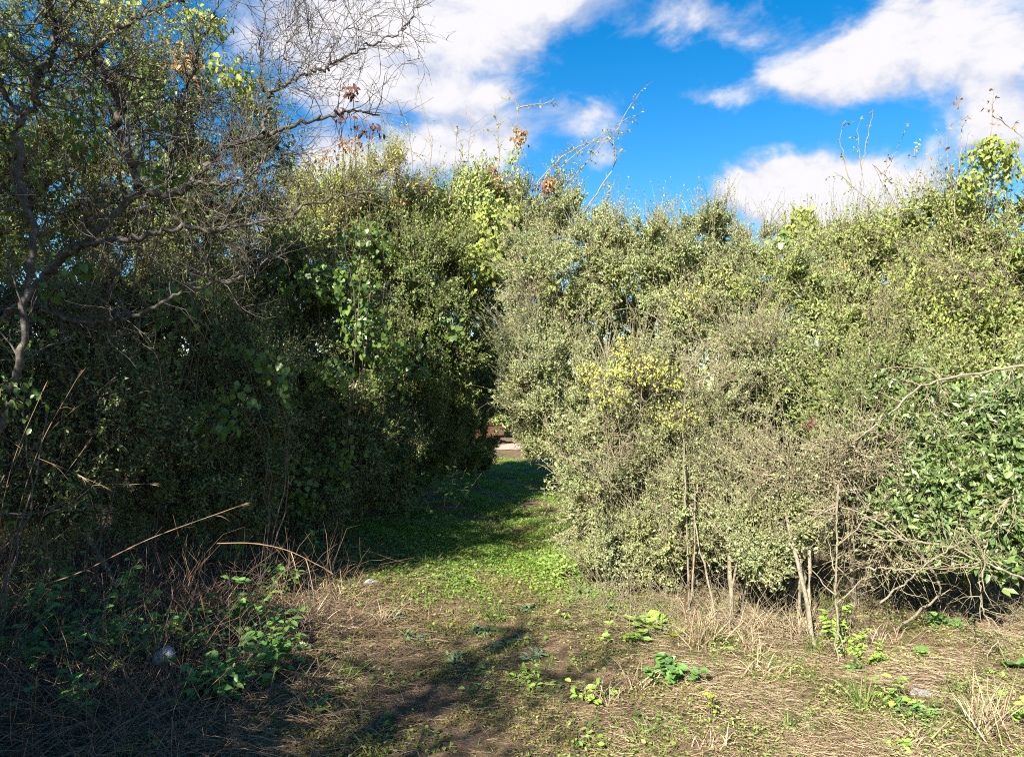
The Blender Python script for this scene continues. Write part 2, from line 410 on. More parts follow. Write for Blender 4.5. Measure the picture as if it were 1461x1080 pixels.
def add_shoots(root, paths, mat_t='twig', leaf=None, seed=0, r=.006, lsize=.02, dens=26, per=5, side=.16, bare=False, kind='ov', lw=.55, second=True):
    """long shoots standing out of a plant: traced curves, side twigs and sparse leaves"""
    rng = np.random.default_rng(5000+seed); br, fl = MB(), MB()
    for pts, d0, d1 in paths:
        n = len(pts); ds = np.linspace(d0, d1, n)
        c = spline([P(p[0], p[1], d) for p, d in zip(pts, ds)], 16, .006, rng)
        ln = np.linalg.norm(np.diff(c, axis=0), axis=1).sum()
        tubes(br, c[None], rad_taper(r, 16, .3), 5)
        m = max(3, int(dens*ln*.5))
        p, tg, t, own = along(c[None], m, .1, 1, rng)
        d = unit(tg*.6+rdir(m, rng)*.8+np.array([0, -.1, .2]))
        sh = wiggly(p, d, side*rng.uniform(.3, 1.3, m), 5, .3, 0, rng)
        tubes(br, sh, rad_taper(np.full(m, r*.4), 5, .35), 3)
        allp = [sh]
        if second:
            p2, tg2, t2, o2 = along(sh, 2, .3, 1, rng)
            sh2 = wiggly(p2, unit(tg2*.6+rdir(len(p2), rng)*.8), side*.4*rng.uniform(.4, 1.2, len(p2)), 4, .3, 0, rng)
            tubes(br, sh2, rad_taper(np.full(len(p2), r*.25), 4, .4), 3)
        if leaf:
            q, tq, _, _ = along(sh, per, .2, 1, rng)
            leaves(fl, q, unit(tq*.5+rdir(len(q), rng)), unit(rdir(len(q), rng)+[-.2, -.3, .7]), lsize*rng.uniform(.6, 1.3, len(q)), lw, kind)
    br.build('shoots', M[mat_t], root)
    if fl.n: fl.build('shoot_leaves', M[leaf], root)

def vine(label, lobes, size=.055, n=160, mat='vine', kind='heart', lw=.95, seed=0, cat='climbing vine', tail=True, stems=None, face=(-.15, -.55, .6), drop=.25, group=None, name='climbing_vine', base=None):
    """a climber whose leaves shingle over whatever carries it; its stems run down to the ground"""
    rng = np.random.default_rng(7000+seed); st, fl = MB(), MB()
    c0 = P(*lobes[0][:3])
    b = np.array(base if base is not None else [c0[0], c0[1]+.25, 0.0], float); b[2] = float(gz(b[0], b[1]))
    root = thing(name, label, cat, b, group)
    prev = b
    for lb in lobes:
        px, py, d, rx, ry, rd = lb[:6]; m = int(n*(lb[6] if len(lb) > 6 else 1))
        c, R, T, u = lobe_tips((px, py, d, rx, ry, rd), m, rng, .8)
        cc = spline([b, (b+c)/2+np.array([.1, .1, .1]), c], 12, .02, rng)
        tubes(st, cc[None], rad_taper(.006, 12, .5), 5)
        k = max(5, m//12)
        s0 = np.repeat(c[None], k, 0)+rng.normal(size=(k, 3))*R*.25
        tg = T[rng.choice(len(T), k)]
        w = wiggly(s0, tg-s0, np.linalg.norm(tg-s0, axis=1)*1.1, 7, .2, -.05, rng)
        tubes(st, w, rad_taper(np.full(k, .0025), 7, .5), 3)
        nn = unit(u*.8+np.array(face)+rdir(len(T), rng)*.45)
        dd = unit(np.cross(nn, rdir(len(T), rng))*.7+np.array([0, 0, -drop*2.2])+rdir(len(T), rng)*.3)
        leaves(fl, T, dd, nn, size*rng.uniform(.5, 1.25, len(T)), lw, kind)
        # leaf stalks
        e = T-unit(nn+rdir(len(T), rng)*.5)*size*.8
        tubes(st, np.stack([e, (e+T)/2+rng.normal(size=T.shape)*.004, T], 1), np.full((len(T), 3), .0009), 3)
    st.build('stem', M['twig_d'], root); fl.build('leaves', M[mat], root)
    return root

# ------------------------------------------------------------------ right-hand thicket
def gp(px, d): return [(px-HX)/FPX*d, d, 0.0]
def gpt(px, py, d): return P(px, py, d)

r1 = shrub('shrub', 'dense grey-green small-leaved shrub bulging over the right edge of the path', 'shrub', gp(880, 6.5),
  [(800,560,7.0,88,100,.5), (860,690,6.4,85,110,.5), (915,590,6.3,95,110,.5,1.2), (880,790,6.2,55,65,.35,.6), (752,520,7.4,50,75,.4,.6), (775,620,7.2,35,35,.3,.5), (758,590,7.4,32,48,.3,.5), (935,770,6.0,55,70,.35,.6)],
  tips=330, mat='olive', seed=1, nst=5)
r2 = shrub('shrub', 'tall grey-green shrub standing behind the path-side shrub, its top against the blue sky', 'shrub', gp(900, 8.0),
  [(790,420,8.6,95,85,.7), (880,390,8.2,95,85,.7), (975,385,7.8,95,90,.7,1.2), (1000,470,7.4,80,70,.5), (760,370,9.2,55,45,.5,.5), (905,352,8.4,55,30,.4,.3), (1000,345,8.0,55,35,.4,.35)],
  tips=330, mat='olive', seed=2, nst=5, lsize=.021)
add_shoots(r2, [([(985,340),(994,290),(996,262)],8,8), ([(1010,340),(1020,300),(1014,285)],8,8), ([(960,350),(955,310),(962,285)],8,8), ([(880,345),(885,310),(880,285)],8.2,8.2), ([(930,345),(938,312),(936,296)],8,8), ([(1040,360),(1046,325),(1050,300)],8,8)], leaf='olive_b', seed=2, r=.004, lsize=.02, dens=40)
r3 = shrub('shrub', 'half-bare thorny shrub with a dark hollow between its pale twigs and several bare stems', 'shrub', gp(1010, 6.3),
  [(1010,600,6.2,75,60,.4,.8), (1040,680,5.8,80,60,.4,1.0), (985,720,5.9,60,70,.4,.8), (1060,520,6.5,60,60,.45,.8), (990,775,5.8,60,35,.3,.5)],
  tips=280, mat='olive', seed=3, bare=.25, per=10, nst=5,
  stems=[([gpt(1042,905,5.15),gpt(1044,840,5.2),gpt(1040,780,5.3),gpt(1030,700,5.6)], .017), ([gpt(1042,850,5.2),gpt(1052,800,5.2),gpt(1062,770,5.3),gpt(1075,700,5.5)], .009),
         ([gpt(985,890,5.4),gpt(990,820,5.5),gpt(992,700,5.6)], .008), ([gpt(1022,885,5.3),gpt(1010,830,5.4),gpt(985,720,5.6)], .009)])
r4 = shrub('shrub', 'grey-green shrub in the middle of the right thicket with deep shade pockets', 'shrub', gp(1130, 7.2),
  [(1110,430,7.4,100,80,.6,1.2), (1150,540,6.9,95,75,.5,1.2), (1090,560,6.7,60,70,.4,.7), (1190,470,7.2,80,80,.5)],
  tips=300, mat='olive_b', seed=4, nst=4, leaf='ov', lwidth=.4, lsize=.026)
r5 = shrub('shrub', 'broad yellow-green leafy shrub under the white cloud at the upper right', 'shrub', gp(1300, 7.6),
  [(1260,400,7.6,110,75,.6,1.2), (1370,390,7.4,100,80,.6,1.2), (1300,480,7.0,110,75,.5,1.2), (1200,380,7.8,70,50,.5,.8), (1400,480,6.8,80,80,.5), (1330,330,7.6,60,45,.5,.5)],
  leaf='ov', lsize=.034, lwidth=.5, mat='autumn', seed=5, tips=300, per=6, shoots=5, shoot_len=.14, nst=4)
r6 = shrub('shrub', 'dense bush of larger glossy bright green leaves at the lower right edge', 'shrub', gp(1400, 5.7),
  [(1400,635,5.4,100,75,.4,1.3), (1335,700,5.15,80,70,.35,1.1), (1430,720,5.1,75,75,.35,1.1), (1300,640,5.5,65,55,.4,.8), (1510,690,5.2,80,130,.4), (1370,785,5.0,90,32,.3,.6), (1280,740,5.1,45,50,.3,.6), (1440,590,5.6,70,45,.4,.6)],
  leaf='ov', lsize=.05, lwidth=.44, mat='bright', seed=6, tips=190, wisp=.12, per=6, shoots=5, shoot_len=.12, nst=4, tw_r=.0026)
r7 = shrub('shrub', 'mid-green shrub with small shiny leaves beside the tangle of dead twigs', 'shrub', gp(1230, 6.2),
  [(1220,590,6.0,75,60,.4), (1265,560,6.1,70,60,.4), (1200,640,5.8,55,45,.35,.6)],
  leaf='ov', lsize=.028, lwidth=.5, mat='mid', seed=7, tips=300, per=6, nst=3)
r8 = shrub('shrub', 'low grey-green sprays hanging in front of the two leaning bare trunks', 'shrub', gp(1120, 5.5),
  [(1090,790,5.2,55,28,.25,.8), (1130,740,5.3,60,45,.3,.8), (1060,745,5.4,45,45,.3,.6), (1150,680,5.5,60,40,.3,.5)],
  tips=230, mat='olive', seed=8, nst=2, per=9,
  stems=[([gpt(1166,935,4.75),gpt(1155,880,4.8),gpt(1143,820,4.9),gpt(1132,785,5.0),gpt(1110,690,5.3)], .017), ([gpt(1152,900,4.95),gpt(1155,840,5.0),gpt(1157,800,5.1),gpt(1160,690,5.4)], .015),
         ([gpt(1135,890,5.1),gpt(1142,840,5.1),gpt(1138,740,5.2)], .010)])
r9 = shrub('shrub', 'tangle of dead pale grey twigs in the right thicket, nearly leafless', 'dead shrub', gp(1190, 5.5),
  [(1170,670,5.3,100,50,.35,1.2), (1230,640,5.3,80,45,.35), (1220,720,5.1,75,50,.3,.8), (1260,780,5.0,60,45,.25,.6)],
  tips=55, wisp=.15, clump=.2, bare=.35, mat='olive', seed=9, shoots=4, per=6, shoot_len=.24, tw_r=.0034, nst=3, upbias=.0)
r10 = shrub('shrub', 'straggling yellow-tinged shrub reaching the right edge of the picture above the glossy bush', 'shrub', gp(1450, 6.6),
  [(1440,560,6.2,70,60,.4), (1440,420,6.8,80,80,.5), (1480,330,7,70,80,.5,.7), (1560,450,6.6,90,150,.5), (1340,560,6.4,60,50,.4)],
  leaf='ov', lsize=.036, lwidth=.5, mat='autumn', seed=10, tips=240, per=6, shoots=5, nst=3)
r11 = shrub('shrub', 'sparse grey shrub with bare top shoots between the two yellow climber clumps', 'shrub', gp(1230, 8.4),
  [(1190,350,8.4,80,45,.5), (1270,340,8.4,80,45,.5), (1080,350,8.6,60,35,.5,.7), (1360,300,8,50,50,.5,.6)],
  tips=230, mat='olive', bare=.3, seed=11, nst=3, per=7)
add_shoots(r11, [([(1292,320),(1270,280),(1245,235)],8.2,8.0), ([(1292,320),(1240,285),(1215,265),(1190,245)],8.2,8.0), ([(1215,265),(1203,225),(1200,185),(1206,172)],8.1,8.1),
  ([(1230,235),(1238,195),(1246,158)],8,8), ([(1230,250),(1226,215),(1224,183)],8.2,8.2), ([(1245,235),(1275,260),(1320,275)],8,8), ([(1262,250),(1280,210),(1295,178)],8.1,8.1), ([(1310,290),(1307,240),(1305,212)],8,8)],
  leaf='olive', seed=11, r=.0055, lsize=.035, dens=14, per=4, side=.12)
r12 = shrub('shrub', 'thin bare sapling with a few withered leaves rising at the far right of the skyline', 'sapling', gp(1375, 7.2),
  [(1400,330,7,60,40,.4,.4)], tips=160, mat='autumn', leaf='ov', lsize=.035, lwidth=.5, bare=.5, per=5, seed=12, nst=2)
add_shoots(r12, [([(1365,310),(1352,230),(1352,180)],7,7), ([(1365,270),(1372,190),(1366,138)],7,7), ([(1400,330),(1414,250),(1415,190),(1418,125)],6.9,6.9), ([(1416,165),(1440,180),(1470,205)],6.9,6.9), ([(1380,300),(1395,240),(1405,200)],7,7), ([(1345,270),(1330,240),(1328,225)],7,7)],
  leaf='rust', seed=12, r=.006, lsize=.045, dens=18, per=2, side=.14)

vine('climber with wilting yellow-green leaves capping the sapling at the far right skyline', [(1412,218,6.85,34,22,.2,1.0), (1385,265,6.9,28,28,.2,.5), (1432,245,6.9,30,22,.2,.4)], .052, 330, 'vine_y', 'ov', .6, 21, base=gp(1405, 7.1))
vine('round yellow-green climber clump standing up below the left end of the low white cloud', [(1143,318,7.9,24,22,.2,1.0), (1132,345,7.9,32,25,.2,.7)], .045, 300, 'vine_y', 'heart', .8, 22, base=gp(1140, 8.4))
vine('dark green climber leaves directly under the round yellow clump', [(1112,350,7.8,18,20,.15,.7), (1165,362,7.7,22,16,.15,.7)], .06, 60, 'vine', 'heart', .9, 23, base=gp(1120, 8.3))
vine('yellow-green creeper spread across the front of the path-side shrub', [(915,525,5.8,55,22,.18,1.0), (870,560,5.8,30,25,.15,.5), (890,495,5.95,16,20,.12,.3), (840,530,5.95,22,16,.12,.3), (955,540,5.8,35,18,.15,.4)], .028, 420, 'olive_y', 'ov', .55, 24, base=gp(900, 6.1))
vine('bright yellow creeper patch beside the dark hollow of the thorny shrub', [(965,590,5.65,42,24,.2,1.0)], .022, 330, 'olive_y', 'ov', .5, 25, base=gp(970, 5.9))
vine('yellow-green creeper threads high on the tall grey-green shrub', [(985,430,7.0,45,40,.2,1), (1030,400,7.1,40,30,.2,.6)], .03, 170, 'olive_y', 'ov', .5, 31, base=gp(990, 7.6))
vine('fresh green creeper on the shrub in the middle of the right thicket', [(1150,470,6.5,55,35,.2,1), (1110,520,6.4,35,40,.2,.7)], .034, 170, 'autumn', 'ov', .5, 32, base=gp(1140, 7.0))
vine('fresh green creeper hanging over the upper right shrub near the edge', [(1380,440,6.4,60,45,.25,1), (1310,400,6.7,50,35,.25,.8)], .04, 200, 'vine_y', 'ov', .5, 33, base=gp(1370, 7.2))
vine('rusty red creeper patch below the round yellow clump', [(1190,385,7.2,35,18,.15,1)], .035, 70, 'rust', 'ov', .5, 34, base=gp(1190, 7.7))
vine('red-leaved creeper sprig deep in the middle of the right thicket', [(1158,600,5.7,9,9,.06,1.0)], .035, 14, 'darkred', 'ov', .6, 26, base=gp(1160, 6.0))
vine('broad-leaved green climber on the glossy bush near the right edge', [(1215,610,5.35,30,25,.15,1), (1290,545,5.5,50,25,.15,1), (1380,560,5.4,60,30,.2,1)], .04, 90, 'bright', 'ov', .6, 27, base=gp(1260, 5.9))

# arching dead branch and the upright dead pole
def dead_branch(name, label, paths, mat='bark_p', cat='dead branch', side=True, seed=0):
    rng = np.random.default_rng(300+seed)
    o = np.array(paths[0][0][0])
    root = thing(name, label, cat, o)
    mb, tw = MB(), MB()
    for pts, r0, r1 in paths:
        c = spline(pts, 28, .005, rng)
        tubes(mb, c[None], np.linspace(r0, r1, 28)[None]*(.75+.12*rng.normal(size=28)), 7)
        if side:
            p, tg, t, _ = along(c[None], 16, .1, 1, rng)
            s = wiggly(p, unit(tg+rdir(16, rng)*1.1), rng.uniform(.08, .4, 16), 6, .25, 0, rng)
            tubes(tw, s, rad_taper(np.full(16, r1*.6+.001), 6, .4), 4)
            p, tg, t, _ = along(s, 3, .2, 1, rng)
            s = wiggly(p, unit(tg+rdir(len(p), rng)*1.1), rng.uniform(.04, .15, len(p)), 4, .25, 0, rng)
            tubes(tw, s, rad_taper(np.full(len(p), .0016), 4, .4), 3)
    mb.build('limb', M[mat], root, smooth=True)
    if tw.n: tw.build('twigs', M['twig'], root)
    return root
g = G(1196, 948)
dead_branch('dead_pole', 'slender upright dead pole in front of the right thicket', [([[g[0], g[1], g[2]-.05], gpt(1194,860,g[1]+.02), gpt(1193,780,g[1]+.03), gpt(1196,690,g[1]+.06)], .010, .007)], seed=1, cat='dead stem')
dead_branch('dead_branch', 'long bare branch arching in from the right edge across the thicket', [([gpt(1500,512,5.0), gpt(1420,528,5.0), gpt(1320,548,5.0), gpt(1270,590,5.0), gpt(1215,635,5.05)], .013, .006), ([gpt(1320,548,5.0), gpt(1335,600,4.95), gpt(1372,628,4.95)], .006, .003)], seed=2)
dead_branch('dead_branch', 'forked dead branch poking out sideways under the glossy bush', [([gpt(1290,905,4.9)+[0,.1,0], gpt(1340,840,4.8), gpt(1290,770,4.75), gpt(1200,722,4.8), gpt(1160,740,4.8)], .011, .005), ([gpt(1255,860,4.6), gpt(1330,800,4.6), gpt(1400,755,4.7)], .008, .004), ([gpt(1235,810,4.7), gpt(1300,812,4.6), gpt(1370,805,4.7)], .007, .004)], seed=3)
dead_branch('dead_branch', 'bare sloping branch hanging below the glossy bush at the right edge', [([gpt(1470,830,4.6), gpt(1400,800,4.6), gpt(1330,775,4.7), gpt(1260,770,4.7)], .011, .005), ([gpt(1405,800,4.6), gpt(1400,860,4.5), gpt(1430,930,4.45)], .006, .004), ([gpt(1455,690,4.7), gpt(1420,740,4.65), gpt(1402,800,4.6)], .006, .004)], seed=4)
dead_branch('dead_branch', 'pale forked dead branch standing out of the dark hollow in the thorny shrub', [([gpt(985,900,5.6), gpt(975,620,5.6), gpt(978,540,5.55), gpt(960,480,5.5), gpt(925,445,5.5)], .011, .004), ([gpt(977,540,5.55), gpt(1000,500,5.5), gpt(1040,470,5.5)], .007, .003), ([gpt(977,560,5.55), gpt(1020,530,5.5)], .006, .003)], seed=5)
for k, (px, py, d, lab) in enumerate([(760,400,8.0,'grey dead spray in the crown behind the path-side shrub'), (1060,470,6.3,'grey dead spray right of the dark hollow'), (1240,450,6.5,'grey dead spray on the upper right shrub'), (1350,370,6.9,'pale dead spray near the top of the upper right shrub'), (1440,400,6.3,'pale dead spray at the right edge of the thicket'), (860,650,5.75,'small dead spray on the face of the path-side shrub'), (1090,640,5.4,'dead spray over the tangle of pale twigs')]):
    rq = np.random.default_rng(600+k)
    b0 = gpt(px, py+45, d+.15); pth = []
    for q in range(5):
        e = gpt(px+rq.normal()*55, py-30+rq.normal()*35, d-.15+rq.normal()*.1); pth.append(([b0, (b0+e)/2+rq.normal(size=3)*.04, e], .005, .002))
    dead_branch('dead_branch', lab, pth, seed=60+k)
dead_branch('dead_branch', 'reddish snapped branch leaning at the foot of the thorny shrub', [([gpt(975,880,5.3), gpt(985,820,5.35), gpt(993,765,5.4)], .009, .005)], mat='plank', side=False, seed=6)

# shrubs closing the thicket further back on the right
for k, (lab, px, d, lob, mt) in enumerate([
  ('dark shrub far inside the right thicket behind the glossy bush', 1400, 8.6, [(1350,600,8.2,140,170,.7), (1480,560,8.2,120,200,.7), (1330,780,7.6,110,80,.5,.7), (1450,780,7.4,110,80,.5,.7)], 'mid'),
  ('dark shrub far inside the right thicket behind the leaning trunks', 1120, 8.4, [(1080,640,8.0,120,160,.7), (1210,640,8.0,120,160,.7), (1100,790,7.6,120,60,.5,.7)], 'mid'),
  ('tall olive tree rising behind the right thicket', 1300, 11, [(1200,430,11,150,90,1), (1400,420,11,150,100,1), (1000,420,11,110,80,1)], 'olive_b'),
  ('dark shrub behind the path-side shrub, beyond the bend', 900, 9.6, [(900,560,9.4,100,110,.7), (840,620,9.8,60,80,.6,.8), (960,680,8.6,90,90,.6), (860,470,9.7,90,80,.6), (960,480,9.2,90,80,.6), (800,470,10.4,70,80,.6), (930,400,9.6,100,50,.6)], 'olive_b')]):
    shrub('shrub', lab, 'shrub', gp(px, d), lob, leaf='ov', lsize=.05, lwidth=.5, mat=mt, seed=40+k, tips=230, per=5, shoots=4, shoot_len=.16, nst=3, front=.5)

# ------------------------------------------------------------------ left-hand thicket
l1 = shrub('shrub', 'dark shaded shrub at the left edge, tangled with fine bare twigs', 'shrub', [-3.0, 5.4, 0],
  [(40,520,5.2,110,120,.5,1.1), (150,600,5.2,110,110,.5,1.1), (60,690,4.9,90,90,.4,.7), (-60,600,5,80,150,.5)],
  leaf='ov', lsize=.026, lwidth=.5, mat='dark', twig='twig_d', seed=60, tips=460, bare=.3, per=7, nst=5, shoot_len=.16)
l2 = shrub('shrub', 'shaded shrub full of small dry brown leaves under the overhanging limb', 'shrub', [-2.7, 6.6, 0],
  [(260,490,6.3,120,90,.6,1.2), (330,590,6.4,110,110,.6,1.2), (230,680,5.9,110,90,.5), (330,700,6.3,90,80,.5,.8), (180,430,6.2,110,70,.5,.8)],
  leaf='ov', lsize=.024, lwidth=.5, mat='dark', twig='twig_d', seed=61, tips=480, bare=.12, per=8, nst=5)
l3 = shrub('shrub', 'big dark green shrub with dense small leaves at the left of the path', 'shrub', [-2.3, 8.3, 0],
  [(450,480,8.2,110,110,.7,1.2), (470,600,8.0,100,110,.6,1.2), (420,700,7.6,90,70,.5,.8), (390,420,8.0,100,80,.6), (530,660,8.6,80,80,.5,.9), (380,560,7.4,80,130,.5,.8)],
  leaf='dia', lsize=.026, lwidth=.6, mat='dark', twig='twig_d', seed=62, tips=520, per=10, nst=5)
l4 = shrub('shrub', 'tall dark shrub whose sunlit top leans toward the path', 'shrub', [-1.8, 10.6, 0],
  [(570,400,10.2,110,90,.8,1.2), (600,510,10.2,95,100,.7,1.2), (590,630,10.2,80,80,.6), (650,450,11,75,90,.7,.9), (640,620,11.2,60,85,.5,.8), (540,690,9.6,70,40,.5,.6)],
  leaf='dia', lsize=.028, lwidth=.6, mat='mid', twig='twig_d', seed=63, tips=430, per=10, nst=5)
l5 = shrub('shrub', 'feathery dark conical shrub beside the stacked timber at the path end', 'shrub', [-1.0, 14.8, 0],
  [(672,560,14.3,50,65,.6,1.2), (655,630,14.0,55,50,.6), (690,500,14.6,40,60,.5,.8), (672,650,14.2,34,40,.4,.7), (715,560,15,22,40,.5,.5)],
  leaf='dia', lsize=.04, lwidth=.3, mat='dark', twig='twig_d', seed=64, tips=380, per=10, nst=3)
b1 = shrub('tree', 'sunlit yellow-green tree crown behind the dark left thicket, rusty tops against the clouds', 'tree', [-2.0, 12.0, 0],
  [(560,325,11.6,95,55,.9,1.2), (650,335,11.8,80,60,.9,1.2), (490,320,11,80,50,.8), (600,370,11.2,100,60,.8), (690,300,12,50,50,.7,.7)],
  leaf='ov', lsize=.045, lwidth=.5, mat='autumn', seed=65, tips=380, per=7, shoots=6, shoot_len=.18, nst=5, stem_r=.04, tw_r=.003, wisp=.9)
b2 = shrub('tree', 'bushy pale olive tree between the yellow-green crown and the grey-green shrubs', 'tree', [1.5, 13.4, 0],
  [(730,350,12.4,70,70,.9,1.1), (770,300,12.6,60,45,.8,.7), (700,420,12.4,60,60,.7), (820,330,12.4,60,50,.8,.8), (745,430,12,50,60,.7,.8)],
  leaf='ov', lsize=.036, lwidth=.5, mat='olive', seed=66, tips=340, per=8, shoots=6, shoot_len=.18, nst=4, stem_r=.035, tw_r=.003, bare=.15)
add_shoots(b2, [([(748,290),(775,252),(802,225),(836,205),(873,203),(878,228)],12,12), ([(836,300),(859,265),(878,231),(874,198),(884,181),(893,161),(916,128)],12,12), ([(728,280),(732,225),(736,185),(738,155),(727,130)],11.8,11.8), ([(738,155),(760,150),(780,148),(790,140)],11.8,11.8), ([(790,280),(840,230),(880,180),(905,165)],12.2,12.2), ([(700,270),(712,230),(706,150)],12,12), ([(770,300),(800,240),(850,200),(870,185)],12.3,12.3), ([(640,270),(660,220),(652,190)],12,12)],
  leaf='olive', seed=13, r=.012, lsize=.05, dens=14, per=3, side=.3)
b3 = shrub('tree', 'half-bare pale twiggy tree top standing out against the clouds left of the middle', 'tree', [-3.0, 10.6, 0],
  [(470,290,10.4,80,55,.8,.7), (560,255,10.8,75,35,.8,.35), (430,350,10,80,50,.7)],
  leaf='ov', lsize=.034, lwidth=.5, mat='olive_y', seed=67, tips=300, per=5, bare=.5, shoots=5, shoot_len=.22, nst=4, stem_r=.035, wisp=1.2)
add_shoots(b3, [([(560,280),(545,215),(552,165),(565,145)],10.5,10.5), ([(610,290),(615,210),(605,160),(597,120)],10.8,10.8), ([(640,290),(650,220),(652,190)],10.8,10.8), ([(500,230),(545,195),(600,225),(640,262)],10.6,10.6), ([(590,270),(585,200),(578,165)],10.6,10.6), ([(520,270),(510,200),(530,160)],10.6,10.6), ([(660,290),(668,235),(672,160)],11,11)],
  leaf=None, seed=14, r=.008, dens=16, side=.3)

vine('tall cone of rusty-tipped climber leaves in the middle of the skyline', [(668,268,11,20,30,.25,1.0), (690,290,11,22,25,.25,.7)], .055, 300, 'autumn', 'ov', .6, 70, base=[-1.9, 12.1, 0])
vine('rusty climber leaves on the sunlit crown left of the tall rusty cone', [(600,268,10.9,24,14,.2,1.0), (570,285,10.8,18,12,.2,.6)], .05, 110, 'rust', 'ov', .6, 87, base=[-2.0, 11.6, 0])
vine('yellowing climber leaves along the left shoulder of the sunlit crown', [(530,270,10.3,30,16,.2,1.0), (470,250,10,30,20,.2,.8)], .05, 110, 'autumn', 'ov', .6, 88, base=[-2.4, 11.0, 0])
vine('rust-brown climber fringe between the tall rusty cone and the high tuft', [(715,262,11.4,16,12,.2,1.0), (705,245,11.4,10,10,.15,.4)], .05, 80, 'rust', 'ov', .6, 89, base=[-1.6, 12.4, 0])
vine('rust-brown climber leaves under the withered dark red bunch', [(500,205,9.6,26,14,.2,1.0), (470,225,9.6,16,12,.2,.5)], .05, 90, 'rust', 'ov', .6, 90, base=[-2.6, 10.6, 0])
vine('small rusty climber tuft high on a bare shoot left of the sky gap', [(740,195,11.6,13,14,.15,1.0)], .055, 110, 'rust', 'ov', .6, 71, base=[1.6, 13.1, 0])
vine('pale green climber leaves below the high rusty tuft', [(733,225,11.6,16,16,.15,1.0), (728,255,11.6,18,20,.15,1)], .055, 70, 'autumn', 'ov', .6, 72, base=[1.5, 13.2, 0])
vine('round rust-brown climber tuft lower down beside the sky gap', [(780,264,11.6,14,12,.15,1.0)], .055, 120, 'rust', 'ov', .6, 73, base=[1.7, 13.3, 0])
vine('bright lime-green climber cascading down the sunlit crown', [(700,320,10.8,35,35,.3,1), (690,375,10.6,30,40,.3,1), (725,345,11,22,35,.3,.6)], .06, 330, 'vine_y', 'heart', .9, 74, base=[-1.7, 11.9, 0])
vine('green broad-leaved climber in half shade on the dark shrub left of the path', [(520,470,7.2,38,45,.2,1), (470,530,6.9,45,25,.2,.7), (500,405,7.4,40,35,.2,.6), (555,520,7.6,30,50,.25,.6)], .05, 190, 'vine', 'heart', .95, 75, base=[-1.8, 7.9, 0])
vine('small green heart-leaved climber hanging in front of the brown shaded shrub', [(390,525,5.5,30,30,.12,1), (345,500,5.6,20,14,.1,.4), (405,560,5.5,16,18,.1,.5), (340,560,5.4,35,25,.12,.4)], .05, 50, 'vine', 'heart', .95, 76, base=[-1.9, 5.9, 0])
vine('broad-leaved climber low on the tall dark shrub near the path end', [(590,520,9.4,45,45,.25,1), (640,470,9.8,30,40,.25,.6)], .06, 120, 'vine', 'heart', .95, 82, base=[-1.7, 9.9, 0])
vine('climber leaves spread over the top of the big dark shrub under the lowest limb', [(450,400,7.3,60,30,.25,1), (520,350,7.8,45,35,.25,.8)], .055, 130, 'vine', 'heart', .95, 83, base=[-2.2, 8.0, 0])
vine('dim climber leaves over the brown shaded shrub', [(250,440,5.6,60,45,.25,1), (300,600,5.6,45,40,.2,.7), (220,540,5.5,40,50,.2,.7)], .05, 80, 'vine', 'heart', .95, 84, base=[-2.5, 6.0, 0])
vine('climber leaves trailing down the dark shrub to the left verge', [(480,640,7.2,45,60,.2,1), (430,690,6.9,35,45,.2,.7)], .045, 110, 'vine', 'heart', .95, 85, base=[-1.8, 7.4, 0])
vine('dark leafy climber around the trunk at the far left edge', [(30,560,4.2,45,50,.2,1), (40,470,4.3,40,40,.2,.5)], .045, 70, 'vine', 'ov', .7, 86, base=[-2.75, 4.0, 0])
vine('single spray of sunlit green leaves high in the shade near the left edge', [(115,385,4.5,22,16,.1,1), (70,415,4.6,25,22,.1,.8)], .06, 14, 'vine', 'heart', .85, 77, base=[-2.7, 5, 0])
vine('climber with broad green leaves wound through the grey tree at upper left', [(110,130,4.9,60,50,.3,1), (220,165,5.0,45,40,.3,1.0), (240,250,5.0,45,25,.25,.9), (120,190,5,50,40,.3,.8), (30,80,4.9,50,60,.3,.8), (180,110,5,40,40,.3,.5), (40,230,5,50,50,.3,.6)], .05, 130, 'vine', 'ov', .75, 78, base=[-3.2, 5.3, 0])
vine('yellowing climber leaves at the top of the grey tree', [(290,35,5.3,38,20,.2,1), (320,100,5.3,30,25,.2,.6), (350,115,5.4,25,20,.2,.4), (170,15,5.2,60,30,.2,.8)], .045, 150, 'vine_y', 'ov', .7, 79, base=[-2.8, 5.9, 0])
vine('rust-brown withered climber bunch high in the grey tree', [(265,88,5.2,22,28,.15,1)], .05, 90, 'rust', 'ov', .6, 80, base=[-2.7, 5.8, 0])
vine('dark red withered leaf bunch at the tip of the long limb', [(502,130,6.4,10,13,.1,1), (488,165,6.4,12,10,.1,.8), (525,185,6.5,22,10,.12,1)], .055, 34, 'darkred', 'ov', .6, 81, base=[-1.7, 7.6, 0])

